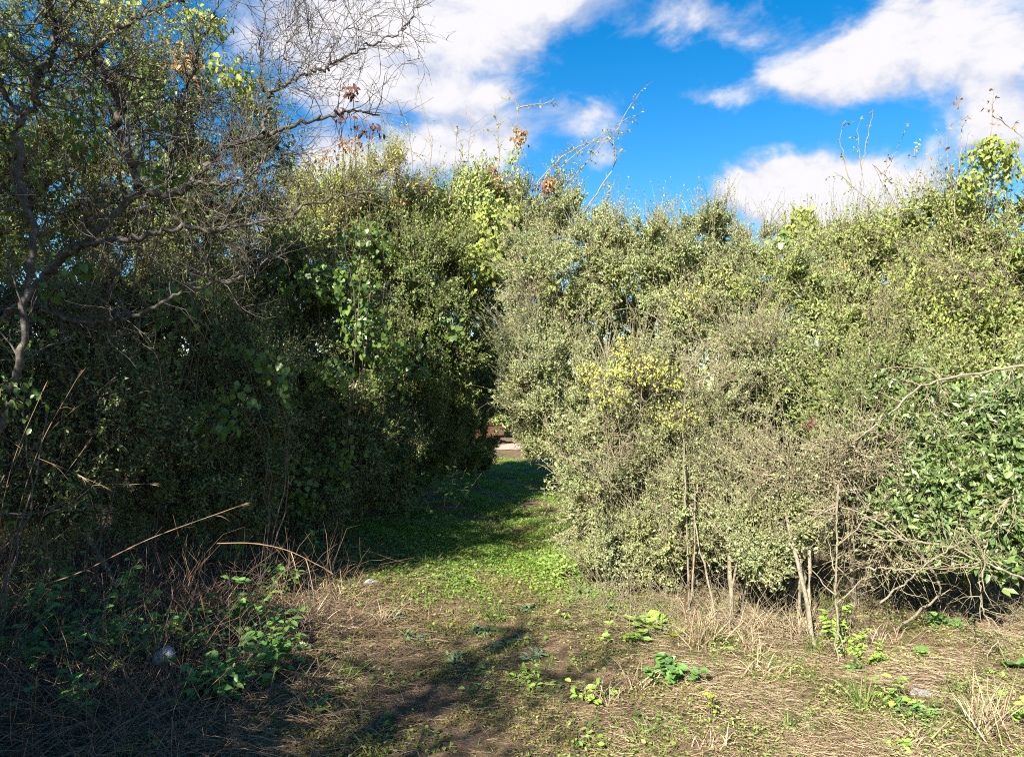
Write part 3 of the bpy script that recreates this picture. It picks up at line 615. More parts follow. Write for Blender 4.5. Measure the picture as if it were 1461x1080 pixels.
# the gnarled grey tree of the upper left: traced limbs, then twigs and fine leaves
def traced_tree(name, label, limbs, base, seed, leaf_mat_=None, leaf_n=3, twig_n=26, tw_len=(.12, .55), lv=.02, bark='bark', leaf_test=None, cat='tree'):
    rng = np.random.default_rng(800+seed)
    base = np.array(base, float); base[2] = float(gz(base[0], base[1]))-.05
    root = thing(name, label, cat, base)
    tw, fl = MB(), MB(); A1 = []
    for k, (pts, r0, r1, nm) in enumerate(limbs):
        pts = [np.array(p, float) if len(p) == 3 and p[1] < 30 and abs(p[0]) < 30 else P(*p) for p in pts]
        n = max(12, 6*len(pts)); c = spline(pts, n, .010, rng)
        mb = MB(); rr = np.linspace(r0, r1, n)*(1+.12*rng.normal(size=n)*.5)
        rr = rr*(.55 if nm == 'trunk' else .8); tubes(mb, c[None], rr[None], 8); mb.build(nm, M[bark], root, smooth=True)
        L = np.linalg.norm(np.diff(c, axis=0), axis=1).sum(); m = int(twig_n*L)
        if nm == 'trunk': m = m//5
        p, tg, t, _ = along(c[None], m, .08, 1, rng)
        d = unit(tg*.55+rdir(m, rng)*.9+np.array([.15, 0, .25]))
        s = wiggly(p, d, rng.uniform(*tw_len, m), 8, .2, .04, rng); A1.append(s)
        tubes(tw, s, rad_taper(np.clip(r1*rng.uniform(.25, .6, m), .002, .007), 8, .3), 4)
    s = np.concatenate(A1)
    p, tg, t, _ = along(s, 4, .2, 1, rng)
    s2 = wiggly(p, unit(tg*.6+rdir(len(p), rng)*.9+np.array([0, 0, .15])), rng.uniform(.06, .28, len(p)), 6, .2, .02, rng)
    tubes(tw, s2, rad_taper(np.full(len(p), .0021), 6, .4), 3)
    p, tg, t, _ = along(s2, 1, .2, 1, rng)
    s3 = wiggly(p, unit(tg*.6+rdir(len(p), rng)), rng.uniform(.03, .10, len(p)), 4, .35, 0, rng)
    tubes(tw, s3, rad_taper(np.full(len(p), .0014), 4, .4), 3)
    tw.build('twigs', M['twig_m'] if bark == 'bark' else M['twig_d'], root)
    if leaf_mat_:
        a = np.concatenate([s2[:, -4:], s3], 0) if leaf_n else s3
        if leaf_test is not None: a = a[leaf_test(a[:, 0])]
        q, tg, t, _ = along(a, leaf_n, .1, 1, rng)
        leaves(fl, q, unit(tg*.5+rdir(len(q), rng)), unit(rdir(len(q), rng)+np.array([-.2, -.2, .8])), lv*rng.uniform(.6, 1.4, len(q)), .35, 'dia')
        fl.build('foliage', M[leaf_mat_], root)
    return root
D = 4.6
def in_upper_left(p):
    px = p[:, 0]/p[:, 1]*FPX+HX; py = HY-(p[:, 2]-EYE)/p[:, 1]*FPX
    return (py < 150-px*.18+60*np.sin(p[:, 0]*9)) & (px < 330)
traced_tree('tree', 'gnarled grey thorny tree with long bare limbs reaching across the upper left sky', [
  ([[-3.3,4.9,.0],(-40,560,4.7),(30,430,4.6),(111,355,4.55),(141,329,4.5),(174,298,4.5),(201,275,4.5)], .05, .036, 'trunk'),
  ([(201,275,4.5),(258,275,4.6),(295,235,4.6),(312,218,4.6),(335,205,4.65),(362,196,4.7),(396,188,4.75),(423,178,4.85),(463,168,5),(505,158,5.2),(540,165,5.3)], .027, .007, 'limb'),
  ([(201,268,4.5),(191,241,4.45),(181,221,4.4),(171,198,4.4),(169,168,4.35),(164,141,4.35),(156,114,4.3),(141,90,4.3),(118,74,4.3)], .026, .02, 'limb'),
  ([(118,74,4.3),(100,92,4.25),(80,100,4.2),(55,110,4.2)], .012, .006, 'limb'),
  ([(105,90,4.3),(127,74,4.3),(148,57,4.3),(174,37,4.35),(201,23,4.4),(228,13,4.45),(270,0,4.5),(310,-20,4.5)], .018, .007, 'limb'),
  ([(278,262,4.6),(319,265,4.5),(339,258,4.5),(356,248,4.5),(372,235,4.55),(386,205,4.6),(400,190,4.6)], .014, .006, 'limb'),
  ([(376,190,4.7),(379,174,4.75),(384,141,4.8),(394,127,4.8),(416,116,4.85),(443,104,4.9),(470,94,5.0),(500,78,5.1),(517,69,5.1),(547,57,5.2),(571,44,5.2),(584,30,5.3),(589,17,5.3),(597,-4,5.3)], .016, .004, 'limb'),
  ([(255,148,4.7),(268,121,4.7),(278,94,4.7),(285,67,4.7),(292,47,4.7),(305,23,4.7),(314,-6,4.7)], .012, .006, 'limb'),
  ([(240,255,4.65),(250,200,4.7),(255,148,4.7)], .014, .012, 'limb'),
  ([(384,141,4.8),(371,121,4.8),(372,84,4.8),(371,60,4.85),(377,27,4.9),(376,-5,4.9)], .008, .004, 'limb'),
  ([(394,127,4.8),(405,80,4.85),(412,40,4.9),(430,0,4.9)], .006, .003, 'limb'),
  ([(416,116,4.85),(440,70,4.9),(447,30,4.95),(445,-5,4.95)], .006, .003, 'limb'),
  ([(470,94,5.0),(478,60,5),(505,38,5.1),(520,8,5.1)], .005, .003, 'limb'),
  ([(171,160,4.35),(201,144,4.4),(235,141,4.5),(255,141,4.6)], .009, .006, 'limb'),
  ([(60,395,4.6),(107,355,4.4),(168,342,4.3),(208,335,4.3),(248,325,4.35),(292,330,4.4),(329,324,4.5),(369,319,4.6),(403,312,4.7),(433,295,4.8),(470,285,4.9),(530,272,5.1)], .026, .006, 'limb'),
  ([(40,430,4.7),(114,460,4.6),(161,454,4.5),(201,447,4.5),(242,427,4.5),(268,414,4.5),(302,407,4.5),(335,400,4.6),(369,380,4.7),(410,355,4.8)], .022, .007, 'limb'),
  ([(140,455,4.5),(152,420,4.5),(167,385,4.5),(195,350,4.5)], .009, .005, 'limb')],
  [-3.3,4.9,0], 1, 'mid', 5, 24, leaf_test=in_upper_left)
traced_tree('tree', 'dark leaning tree trunk with forked limbs at the far left edge', [
  ([[-2.9,4.1,0],(-20,700,4.15),(30,500,4.1),(44,359,4.1),(45,322,4.1),(32,278,4.1),(27,235,4.1),(30,201,4.1),(32,161,4.1)], .042, .034, 'trunk'),
  ([(32,161,4.1),(50,150,4.1),(54,107,4.05),(72,87,4.05),(77,64,4.05),(75,34,4.05),(70,10,4.05),(67,-10,4.05)], .022, .013, 'limb'),
  ([(32,161,4.1),(15,150,4.1),(3,120,4.1),(-20,90,4.1)], .018, .010, 'limb'),
  ([(60,125,4.1),(90,108,4.1),(130,112,4.2),(170,118,4.2)], .009, .004, 'limb'),
  ([(75,34,4.05),(100,10,4.05),(130,-10,4.05)], .009, .006, 'limb'),
  ([(44,340,4.1),(90,300,4.1),(140,268,4.2),(160,250,4.2)], .009, .004, 'limb')],
  [-2.9,4.1,0], 2, 'mid', 5, 22, leaf_test=in_upper_left)
# twiggy half-bare tree behind the limbs, filling the upper left
l6 = shrub('tree', 'twiggy half-leafed tree behind the gnarled limbs at the upper left', 'tree', [-3.2, 6.9, 0],
  [(110,90,6.4,140,100,.7,1.2), (250,180,6.6,110,100,.7,1.0), (90,260,6.3,130,100,.7,1.1), (330,270,6.8,100,80,.7,1.1), (230,320,6.5,130,80,.6,1.1), (-30,180,6.4,100,150,.7), (380,200,7,60,60,.6,.4)],
  leaf='ov', lsize=.034, lwidth=.55, mat='mid', twig='twig_d', seed=68, tips=240, per=4, bare=.45, shoots=5, shoot_len=.2, nst=5, stem_r=.03)
l7 = shrub('tree', 'leafy tree closing the left thicket behind the twiggy one', 'tree', [-4.2, 9.5, 0],
  [(120,370,9,180,100,.8), (320,370,9.2,130,80,.8), (-40,380,9,160,200,.8), (200,520,9,200,140,.8,1.2), (60,230,9,110,70,.8,.5), (440,480,10,110,110,.7), (420,620,9.6,110,100,.7), (540,480,11.2,90,120,.6), (620,530,12.6,60,90,.6,.8)],
  leaf='ov', lsize=.06, lwidth=.55, mat='mid', twig='twig_d', seed=69, tips=280, per=5, shoots=5, shoot_len=.2, nst=4, stem_r=.05, front=.5)

# trees standing out of frame on the left and behind: they throw the shade
def shade_tree(label, x, y, h, w, n, seed, size=.09, low=.35, nl=16, tr_r=.09, name='tree'):
    rng = np.random.default_rng(900+seed)
    root = thing(name, label, 'tree', [x, y, float(gz(x, y))-.05])
    fl, br = MB(), MB()
    tr = spline([[x, y, -.05], [x+rng.normal()*.15, y, h*.4], [x+rng.normal()*.2, y+rng.normal()*.2, h*.85]], 10, .02, rng)
    mb = MB(); tubes(mb, tr[None], rad_taper(tr_r, 10, .3), 8); mb.build('trunk', M['bark'], root, smooth=True)
    c = np.array([x, y, h*(low+1)/2]); R = np.array([w, w, h*(1-low)/2])
    T = c+rdir(n, rng)*R*np.power(rng.random((n, 1)), .35)*rng.uniform(.8, 1.15, (n, 1))
    A = tr[rng.integers(3, 10, n)]
    t = np.linspace(0, 1, 6)[None, :, None]; mid = (A+T)/2+[0, 0, .1]
    l = (1-t)**2*A[:, None]+2*t*(1-t)*mid[:, None]+t*t*T[:, None]
    tubes(br, l, rad_taper(np.full(n, .012), 6, .2), 4); br.build('branches', M['bark'], root)
    q, tg, tt, own = along(l, nl, .55, 1, rng); q = q+rng.normal(size=q.shape)*.10
    leaves(fl, q, rdir(len(q), rng), unit(rdir(len(q), rng)+[0, 0, .6]), size*rng.uniform(.6, 1.3, len(q)), .6, 'ov')
    fl.build('crown', M['mid'], root)
    return root
SHADE = [
 ('tall leafy tree left of the viewer beside the thicket', -5.6, 2.4, 7.4, 1.5, 400, 1, .2),
 ('tall leafy tree well left of the viewer', -7.2, 4.4, 8.0, 1.7, 380, 2, .2),
 ('tall leafy tree behind the viewer to the left', -6.8, -.6, 9.0, 1.7, 420, 3, .2),
 ('low dense tree near the viewer on the left', -3.4, 2.3, 2.9, 1.0, 190, 4, .05),
 ('low dense tree at the left of the viewer, further back', -3.3, .4, 3.0, 1.1, 170, 5, .05),
 ('tree with a high crown beside the left thicket, nearest the viewer', -3.9, 2.6, 5.5, 1.15, 330, 7, .62),
 ('low bushy tree close on the left of the viewer, just out of view', -2.75, 1.25, 2.55, .8, 200, 8, .05),
 ('thin shrubby tree close behind the viewer on the left', -2.2, .1, 2.3, .65, 60, 9, .1),
 ('thin leafy tree behind the viewer', -3.1, -.9, 5.6, 1.5, 170, 6, .42),
]
for a in SHADE: shade_tree(*a[:7], low=a[7], nl=26 if a[3] < 3.5 else 14 if a[6] == 6 else 16, tr_r=.03 if a[6] == 6 else .09, size=.06 if a[6] == 6 else .09)

# ------------------------------------------------------------------ far end of the path
def stack():
    rng = np.random.default_rng(4)
    b = G(700, 632); b[2] = float(gz(b[0], b[1]))
    root = thing('timber_stack', 'low stack of orange-brown boards at the far end of the path', 'timber stack', b)
    for k in range(6):
        for j in range(2):
            L, W, H = rng.uniform(.6, 1.25), .2, .085
            x0 = b[0]-.32+rng.normal()*.08; y0 = b[1]+j*.3; z0 = b[2]+k*(H+.018)
            v = np.array([[x, y, z] for z in (0, H) for y in (0, W) for x in (-L/2, L/2)])
            v = v+rng.normal(size=v.shape)*.014+[x0+rng.normal()*.06, y0, z0]
            mb = MB(); mb.add(v, [[0,2,3,1],[4,5,7,6],[0,1,5,4],[2,6,7,3],[0,4,6,2],[1,3,7,5]])
            o = mb.build('board', M['plank'], root)
            bv = o.modifiers.new('edge', 'BEVEL'); bv.width = .008; bv.segments = 2
stack()
def stone(label, p, s, seed, name='stone', mat='stone'):
    rng = np.random.default_rng(seed); import bmesh
    bm = bmesh.new(); bmesh.ops.create_icosphere(bm, subdivisions=3, radius=1)
    k = rng.normal(size=(5, 3)); 
    for v in bm.verts:
        c = np.array(v.co); f = 1+sum(.13*sin(2.6*float(c@q)+i) for i, q in enumerate(k))
        v.co = [c[0]*f*s[0], c[1]*f*s[1], c[2]*f*s[2]]
    me = bpy.data.meshes.new(name); bm.to_mesh(me); bm.free(); me.materials.append(M[mat])
    o = bpy.data.objects.new(name, me); COL.objects.link(o); o.location = [p[0], p[1], p[2]+s[2]*.4]
    return tag(o, label, 'stone')
p = G(260, 940); p[2] = float(gz(p[0], p[1])); stone('pale lilac-white lump among the low green leaves in the left shade', [p[0]+.03, p[1]-.3, p[2]+.10], (.05,.045,.045), 1)  # pale lump of unsettled kind, built with the stone shape
stone('small whitish stone on the left edge of the sunlit grass', G(528, 833), (.05,.04,.03), 2)
stone('flat pale stone on the straw at the lower right', G(1316, 990), (.05,.05,.012), 3)
stone('pale rounded mass glimpsed through the path-side shrub beyond it', P(792, 580, 15)*np.array([1,1,1]), (.35,.3,.35), 4)  # pale rounded mass for a whitish blotch beyond the shrub
# far shrubs behind the clearing
for k, (lab, x, y, w, h, mt) in enumerate([('far olive shrub behind the stacked boards', -1.2, 25.5, 1.5, 2.2, 'olive_b'), ('far shrub at the end of the path beyond the sandy patch', 1.2, 26.5, 1.6, 2.4, 'mid'),
       ('far dark shrub left of the clearing', -3.6, 22.5, 1.8, 2.6, 'dark'), ('far olive shrub right of the clearing', 3.9, 22.5, 1.7, 2.8, 'olive_b'), ('far tree at the back of the clearing', .2, 31, 2.6, 4.2, 'mid')]):
    px = x/y*FPX+HX; py = HY-(h*.5-EYE)/y*FPX
    shrub('shrub', lab, 'shrub', [x, y, 0], [(px,py,y,w*FPX/y,h*.55*FPX/y,1.2)], leaf='ov', lsize=.11, lwidth=.5, mat=mt, seed=90+k, tips=420, per=5, shoots=5, shoot_len=.3, nst=3, stem_r=.03, tw_r=.005)

# ------------------------------------------------------------------ stuff on the ground
def scatter(n, xr, yr, dens, rng):
    out = []
    tot = 0
    while tot < n:
        x = rng.uniform(*xr, n); y = rng.uniform(yr[0]**.5, yr[1]**.5, n)**2
        k = rng.random(n) < dens(x, y); out.append(np.c_[x[k], y[k]]); tot += k.sum()
        if not k.any(): break
    p = np.concatenate(out)[:n]
    return np.c_[p, gz(p[:, 0], p[:, 1])]
def patch(x, y, s=1.0, ph=0):
    return .5+.25*np.sin(2.3*s*x+1.1*s*y+ph)+.25*np.sin(-1.9*s*x+3.1*s*y+1.3+ph)*np.sin(1.1*s*x+ph*2)
def sig(v): return 1/(1+np.exp(-v))
def stuff(mb, name, mat):
    o = mb.build(name, M[mat]); o['kind'] = 'stuff'; return o
rng = np.random.default_rng(21)
def litter(n, dens, xr, yr, L, W, rng, lift=.25, mb=None, bend=.2):
    p = scatter(n, xr, yr, dens, rng); p[:, 2] += rng.uniform(.002, .03, n)
    # neighbouring stalks lie roughly the same way
    a = 2.2*np.sin(p[:, 0]*1.7+p[:, 1]*.9)+1.6*np.sin(p[:, 1]*2.1-p[:, 0])+rng.normal(size=n)*1.1
    d = np.c_[np.cos(a), np.sin(a), np.abs(rng.normal(size=n))*lift]
    ln = L*rng.uniform(.4, 1.5, n)
    blades(mb, p, d, ln, W*rng.uniform(.6, 1.4, n), bend*rng.uniform(.5, 1.5, n), 4)
# sun-bleached straw on the right and along the path
right = lambda x, y: sig((x-.40-.06*(y-4))*3.0)*(.10+.9*sig((patch(x, y, 2.3, 4)-.40)*9))*(.35+.65*patch(x, y, 5.5, 2))
mb = MB(); litter(105000, right, (-.6, 5.5), (2.6, 8), .075, .0021, rng, .16, mb); stuff(mb, 'dry_straw', 'straw')
pathd = lambda x, y: np.exp(-((x+.45-.02*y)/.95)**2)*(1-.8*sig((y-5.8)*3))*(.08+.92*sig((patch(x, y, 2.9, 1)-.45)*10))
mb = MB(); litter(30000, pathd, (-2.4, 1.6), (2.6, 9.5), .06, .0022, rng, .1, mb); stuff(mb, 'trampled_straw', 'straw_mid')
leftd = lambda x, y: sig((-x-.75)*5)*(.4+.6*patch(x, y, 1.2, 2))
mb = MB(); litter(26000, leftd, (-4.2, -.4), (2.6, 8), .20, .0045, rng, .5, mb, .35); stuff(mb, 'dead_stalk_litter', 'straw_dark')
# short green growth along the path
def sward_d(x, y):
    core = np.exp(-((x-path_c(y)+.15)/.95)**2)
    far = sig((y-6.5)*2.6)
    lush = 1.6*np.exp(-((x+.95)/.75)**2-((y-7.9)/1.15)**2)+1.3*np.exp(-((x-.42)/.32)**2-((y-7.3)/1.0)**2)
    return np.clip(lush, 0, 1)*(.5+.5*patch(x, y, 5.1, 2.4))+core*(far*1.0+.15*(patch(x, y, 2.2, 3) > .5))*sig((patch(x, y, 2.4, .4)-.42)*14)*(.3+.7*sig((patch(x, y, 5.1, 2.4)-.45)*10))
p = scatter(64000, (-2.6, 1.8), (2.8, 18), sward_d, rng)
mb = MB(); d = np.c_[rng.normal(size=(len(p), 2))*.55, np.ones(len(p))]
blades(mb, p, d, rng.uniform(.03, .085, len(p)), rng.uniform(.004, .008, len(p)), rng.uniform(.1, .6, len(p)), 3)
stuff(mb, 'short_grass', 'sward')
p = scatter(46000, (-2.6, 1.6), (3.0, 17), sward_d, rng); p[:, 2] += rng.uniform(.008, .05, len(p))
mb = MB(); leaves(mb, p, np.c_[rng.normal(size=(len(p), 2)), rng.normal(size=len(p))*.25], unit(np.c_[rng.normal(size=(len(p), 2))*.45, np.ones(len(p))]), rng.uniform(.014, .034, len(p)), .75, 'ov')
stuff(mb, 'clover_ground_cover', 'sward')
# thin green and yellow grass through the straw on the right
rg = lambda x, y: sig((x-.1)*3)*(patch(x, y, 1.9, 5)**2)
p = scatter(26000, (-.6, 5), (2.7, 7), rg, rng); mb = MB()
blades(mb, p, np.c_[rng.normal(size=(len(p), 2))*.6, np.ones(len(p))], rng.uniform(.03, .10, len(p)), rng.uniform(.002, .0045, len(p)), rng.uniform(.2, .8, len(p)), 4)
stuff(mb, 'sparse_green_grass', 'grass')
# moss cushions and tiny seedlings in patches over the trodden ground
mz = lambda x, y: np.exp(-((x+.35)/1.3)**2)*(sig((patch(x, y, 2.6, 9)-.55)*18))
p = scatter(34000, (-2.2, 2.4), (2.7, 8), mz, rng); p[:, 2] += rng.uniform(.002, .02, len(p)); mb = MB()
leaves(mb, p, np.c_[rng.normal(size=(len(p), 2)), np.abs(rng.normal(size=len(p)))*.6], unit(np.c_[rng.normal(size=(len(p), 2))*.6, np.ones(len(p))]), rng.uniform(.008, .022, len(p)), .6, 'dia')
stuff(mb, 'moss', 'moss')
hz = lambda x, y: sig((x-.1)*3)*sig((patch(x, y, 3.3, 6)-.55)*14)
p = scatter(30000, (-.6, 5), (2.7, 6.5), hz, rng); p[:, 2] += rng.uniform(.005, .04, len(p)); mb = MB()
leaves(mb, p, np.c_[rng.normal(size=(len(p), 2)), np.abs(rng.normal(size=len(p)))*.5], unit(np.c_[rng.normal(size=(len(p), 2))*.6, np.ones(len(p))]), rng.uniform(.007, .021, len(p)), .55, 'ov')
stuff(mb, 'seedling_carpet', 'herb')
# fallen leaves
p = scatter(9000, (-4, 5), (2.6, 9), lambda x, y: .3+.7*patch(x, y, 1.5, 7), rng); p[:, 2] += rng.uniform(.004, .03, len(p)); mb = MB()
leaves(mb, p, np.c_[rng.normal(size=(len(p), 2)), rng.normal(size=len(p))*.2], unit(np.c_[rng.normal(size=(len(p), 2))*.4, np.ones(len(p))]), rng.uniform(.01, .026, len(p)), .6, 'ov')
stuff(mb, 'fallen_leaves', 'dlitter')
# low dead undergrowth filling the foot of both thickets
def under(xr, yr, dens, n, name, mat, L, seed):
    r = np.random.default_rng(seed); p = scatter(n, xr, yr, dens, r)
    d = unit(np.c_[r.normal(size=(n, 2))*.9, np.abs(r.normal(size=n))*.9+.25])
    w = wiggly(p, d, L*r.uniform(.4, 1.4, n), 6, .28, -.06, r); mb = MB()
    tubes(mb, w, rad_taper(r.uniform(.001, .0028, n), 6, .4), 3); stuff(mb, name, mat)
under((-4.4, -1.2), (3.2, 11), lambda x, y: sig((-x-1.45-.045*(y-3.3)-.45*sig((y-6.2)*3))*6), 7000, 'dead_undergrowth', 'twig_d', .45, 31)
under((-4.0, -1.2), (3.0, 7), lambda x, y: sig((-x-1.45-.06*(y-3))*6)*patch(x, y, 2.2, 1), 2000, 'tangled_dry_stalks', 'straw_stem', .55, 33)
under((.5, 4.6), (4.7, 7.5), lambda x, y: sig((y-5.0-.25*np.sin(x*3)+.0*x)*6), 4200, 'dry_twig_undergrowth', 'twig', .4, 32)

# ------------------------------------------------------------------ single plants on the ground
def weed(label, px, py, r=.16, h=.16, n=60, size=.045, mat='weed', kind='ov', lw=.55, seed=0, cat='weed', name='weed', group=None, stems=9):
    rg = np.random.default_rng(2000+seed); b = G(px, py)
    root = thing(name, label, cat, b, group); st, fl = MB(), MB()
    base = b+np.c_[rg.normal(size=(stems, 2))*r*.25, np.zeros(stems)]
    d = unit(np.c_[rg.normal(size=(stems, 2))*r*1.3/h*.6, np.ones(stems)])
    w = wiggly(base, d, h*rg.uniform(.7, 1.35, stems), 6, .16, 0, rg)
    tubes(st, w, rad_taper(np.full(stems, .0022), 6, .5), 4)
    q, tg, t, o = along(w, max(2, n//stems), .25, 1, rg)
    dd = unit(np.c_[rg.normal(size=(len(q), 2)), rg.normal(size=len(q))*.3+.1])
    nn = unit(np.c_[rg.normal(size=(len(q), 2))*.35, np.ones(len(q))]+np.array([0, -.25, 0]))
    leaves(fl, q, dd, nn, size*rg.uniform(.55, 1.3, len(q)), lw, kind)
    st.build('stems', M['twig_d'], root); fl.build('leaves', M[mat], root)
    return root
def rosette(label, px, py, r, n, lw=.5, mat='weed_lime', seed=0, up=.5, cat='broad-leaved weed', name='rosette_plant', group=None):
    """arching strap leaves from one root, each folded along its midrib"""
    rg = np.random.default_rng(2500+seed); b = G(px, py); root = thing(name, label, cat, b, group); fl = MB()
    for k in range(n):
        a = rg.uniform(0, 2*pi); u = up*rg.uniform(.5, 1.6); L = r*rg.uniform(.6, 1.25); K = 7
        t = np.linspace(0, 1, K); out = np.array([cos(a), sin(a), 0])
        c = b+out[None]*(L*t*cos(u*.8))[:, None]+np.array([0, 0, 1])[None]*(L*(sin(u)*t-.5*t**2*sin(u)+.0))[:, None]
        side = np.array([-sin(a), cos(a), 0]); w = lw*L*.5*np.sin(np.clip(t*.92+.06, 0, 1)*pi)**.8
        ru = rg.normal(size=K)*.006
        mid = c-np.array([0, 0, 1])[None]*(w*.18)[:, None]
        v = np.stack([c-side*w[:, None], mid, c+side*w[:, None]], 1); v[:, :, 2] += ru[:, None]
        i = np.arange(K-1)*3
        fl.add(v, np.vstack([np.stack([i, i+1, i+4, i+3], -1), np.stack([i+1, i+2, i+5, i+4], -1)]))
    fl.build('leaves', M[mat], root, smooth=True)
    return root
def tuft(label, px, py, r, h, n, mat='grass', seed=0, cat='grass tuft', name='grass_tuft', group=None, splay=.5, w=.006, heads=False, bend=.35):
    rg = np.random.default_rng(3000+seed); b = G(px, py); root = thing(name, label, cat, b, group); fl = MB()
    base = b+np.c_[rg.normal(size=(n, 2))*r*.35, np.zeros(n)]; base[:, 2] = gz(base[:, 0], base[:, 1])
    d = np.c_[rg.normal(size=(n, 2))*splay, np.ones(n)]
    blades(fl, base, d, h*rg.uniform(.45, 1.25, n), w*rg.uniform(.6, 1.3, n), bend*rg.uniform(.2, 1.8, n), 6)
    fl.build('blades', M[mat], root)
    return root
# right side and middle, sunlit
rosette('large pale green broad-leaved plant at the foot of the path-side shrub', 925, 893, .17, 15, .4, 'weed_lime', 1, .75)
rosette('big yellow-green leaf spread flat beside the broad-leaved plant', 958, 905, .13, 5, .55, 'lime', 2, .4)
weed('low light-green plant left of the broad-leaved plant', 890, 912, .16, .12, 60, .05, 'weed_lime', seed=1)
weed('round blue-green leafy clump alone on the straw', 953, 975, .13, .16, 170, .042, 'weed', 'heart', .8, 2)
weed('yellow-green weed among straw near the bottom middle', 835, 1000, .15, .15, 46, .045, 'weed_lime', seed=3)
weed('small bright weed with a dark seed head at the bottom middle right', 1015, 1025, .07, .14, 22, .04, 'lime', seed=4)
tuft('bleached yellow grass tuft at the foot of the thorny shrub', 1000, 915, .14, .3, 150, 'straw', 1, splay=.45)
tuft('green grass tuft growing through the bleached tuft', 1012, 918, .08, .24, 60, 'grass', 2)
weed('lime-green leafy plant around the foot of the leaning trunk', 1185, 915, .14, .2, 130, .04, 'weed_lime', 'heart', .8, 5)
weed('lime-green leafy plant right of the dead pole foot', 1225, 945, .18, .13, 190, .034, 'weed_lime', seed=6)
weed('dark green herb under the lime leaves by the dead pole', 1220, 960, .1, .07, 30, .045, 'weed', seed=7)
tuft('upright dark green grass blades right of the dead pole', 1232, 1010, .09, .28, 50, 'grass', 3, splay=.35, w=.007)
weed('spreading ferny green weed at the lower right', 1300, 1022, .2, .09, 120, .035, 'weed', 'ov', .4, 8)
weed('yellow-green weed above the ferny one', 1275, 1000, .11, .12, 50, .05, 'weed_lime', seed=9)
tuft('pale dry grass tuft at the lower right corner', 1405, 1045, .12, .3, 110, 'straw', 4, splay=.5)
tuft('thin green grass mixed in the corner tuft', 1412, 1048, .12, .26, 50, 'grass', 5)
rosette('heart-shaped green leaves on the bare soil right of the dead pole', 1312, 935, .085, 7, .85, 'weed', 3, .6)
rosette('pair of broad leaves further right on the shaded soil', 1360, 895, .09, 6, .8, 'weed', 4, .6)
rosette('broad green leaves at the right edge of the ground', 1452, 950, .1, 6, .8, 'weed', 5, .6)
rosette('single yellow-green leaf plant near the right edge', 1422, 960, .075, 5, .8, 'weed_lime', 6, .6)
weed('lime weed cut by the lower right edge', 1458, 1040, .1, .18, 40, .045, 'weed_lime', 'heart', .8, 10)
weed('small green weed at the bottom right', 1285, 1068, .14, .05, 50, .035, 'weed_lime', seed=11)
weed('dark leafy herb inside the shade under the glossy bush', 1350, 895, .25, .12, 60, .06, 'weed', seed=12)
weed('bright low herb mat at the right verge of the path', 800, 800, .3, .1, 190, .05, 'weed_lime', seed=13)
weed('taller bright herb beside the grey-green shrub foot', 795, 830, .17, .16, 90, .05, 'weed_lime', seed=14)
weed('bright herb patch right of the path under the shrub skirt', 870, 852, .2, .07, 110, .04, 'weed_lime', seed=15)
weed('small green herb in the skirt of the path-side shrub', 835, 852, .12, .07, 50, .04, 'weed', seed=16)
weed('small two-leaved green seedling right of the path', 868, 873, .06, .06, 16, .04, 'weed', seed=17)
weed('green seedling cluster on bare straw right of the path middle', 805, 885, .07, .1, 26, .035, 'weed_lime', seed=18)
weed('blue-green round herb cushion on the path', 755, 872, .12, .07, 80, .045, 'weed_blue', seed=19)
for k, (px, py, r, lab) in enumerate([(590,915,.14,'left'),(650,940,.13,'left of middle'),(725,925,.14,'middle'),(765,940,.12,'right'),(690,905,.1,'rear'),(560,885,.12,'rear left')]):
    weed('flat blue-green herb rosette on the path, %s one of the blue-green patches' % lab, px, py, r, .05, 70, .05, 'weed_blue', 'ov', .38, 20+k, group='blue-green herbs on the path')
weed('mixed grassy weed clump in the middle of the bare path', 755, 975, .2, .1, 90, .035, 'weed_lime', seed=30)
weed('dark little weed left of the grassy path clump', 690, 965, .1, .1, 34, .035, 'weed', seed=31)
weed('lone dark green seedling on the bare lower path', 672, 995, .06, .1, 16, .04, 'weed', seed=32)
tuft('tall thin grass tuft in the middle of the path', 706, 885, .1, .2, 55, 'grass', 6)
tuft('thin grass tuft on the left of the path', 545, 890, .1, .18, 50, 'straw', 7)
tuft('grey-green grass tuft at the left verge in half shade', 498, 965, .1, .26, 60, 'grass', 8, splay=.6)
weed('low mossy herb at the shaded lower left of the path', 545, 1030, .16, .04, 70, .03, 'weed', seed=33)
rosette('dark green broad-leaved weed at the shaded lower left', 455, 1010, .12, 9, .38, 'weed', 7, .5)
for k, (px, py, h, n, mt, lab) in enumerate([(865,1000,.2,26,'straw','bleached grass stalks beside the yellow-green weed'), (910,985,.22,34,'straw','bent yellow stalks left of the blue-green clump'), (1100,960,.14,60,'straw','flattened straw tuft in front of the leaning trunks'), (1070,930,.2,50,'straw','straw tuft at the feet of the bare stems'),
    (1300,1060,.16,50,'straw','straw tuft at the very bottom right of centre'), (1130,1040,.12,60,'grass','thin green tuft at the bottom right of centre'), (1020,1065,.13,60,'straw','straw tuft at the bottom edge'), (1370,985,.14,40,'grass','small green tuft on the lit soil at right'), (925,1050,.12,50,'grass','thin mixed tuft at the bottom middle'), (1190,870,.25,50,'grass','grass blades around the upright dead pole'), (1130,905,.22,50,'straw','dry stalks between the leaning trunks')]):
    tuft(lab, px, py, .12, h, n, mt, 20+k)
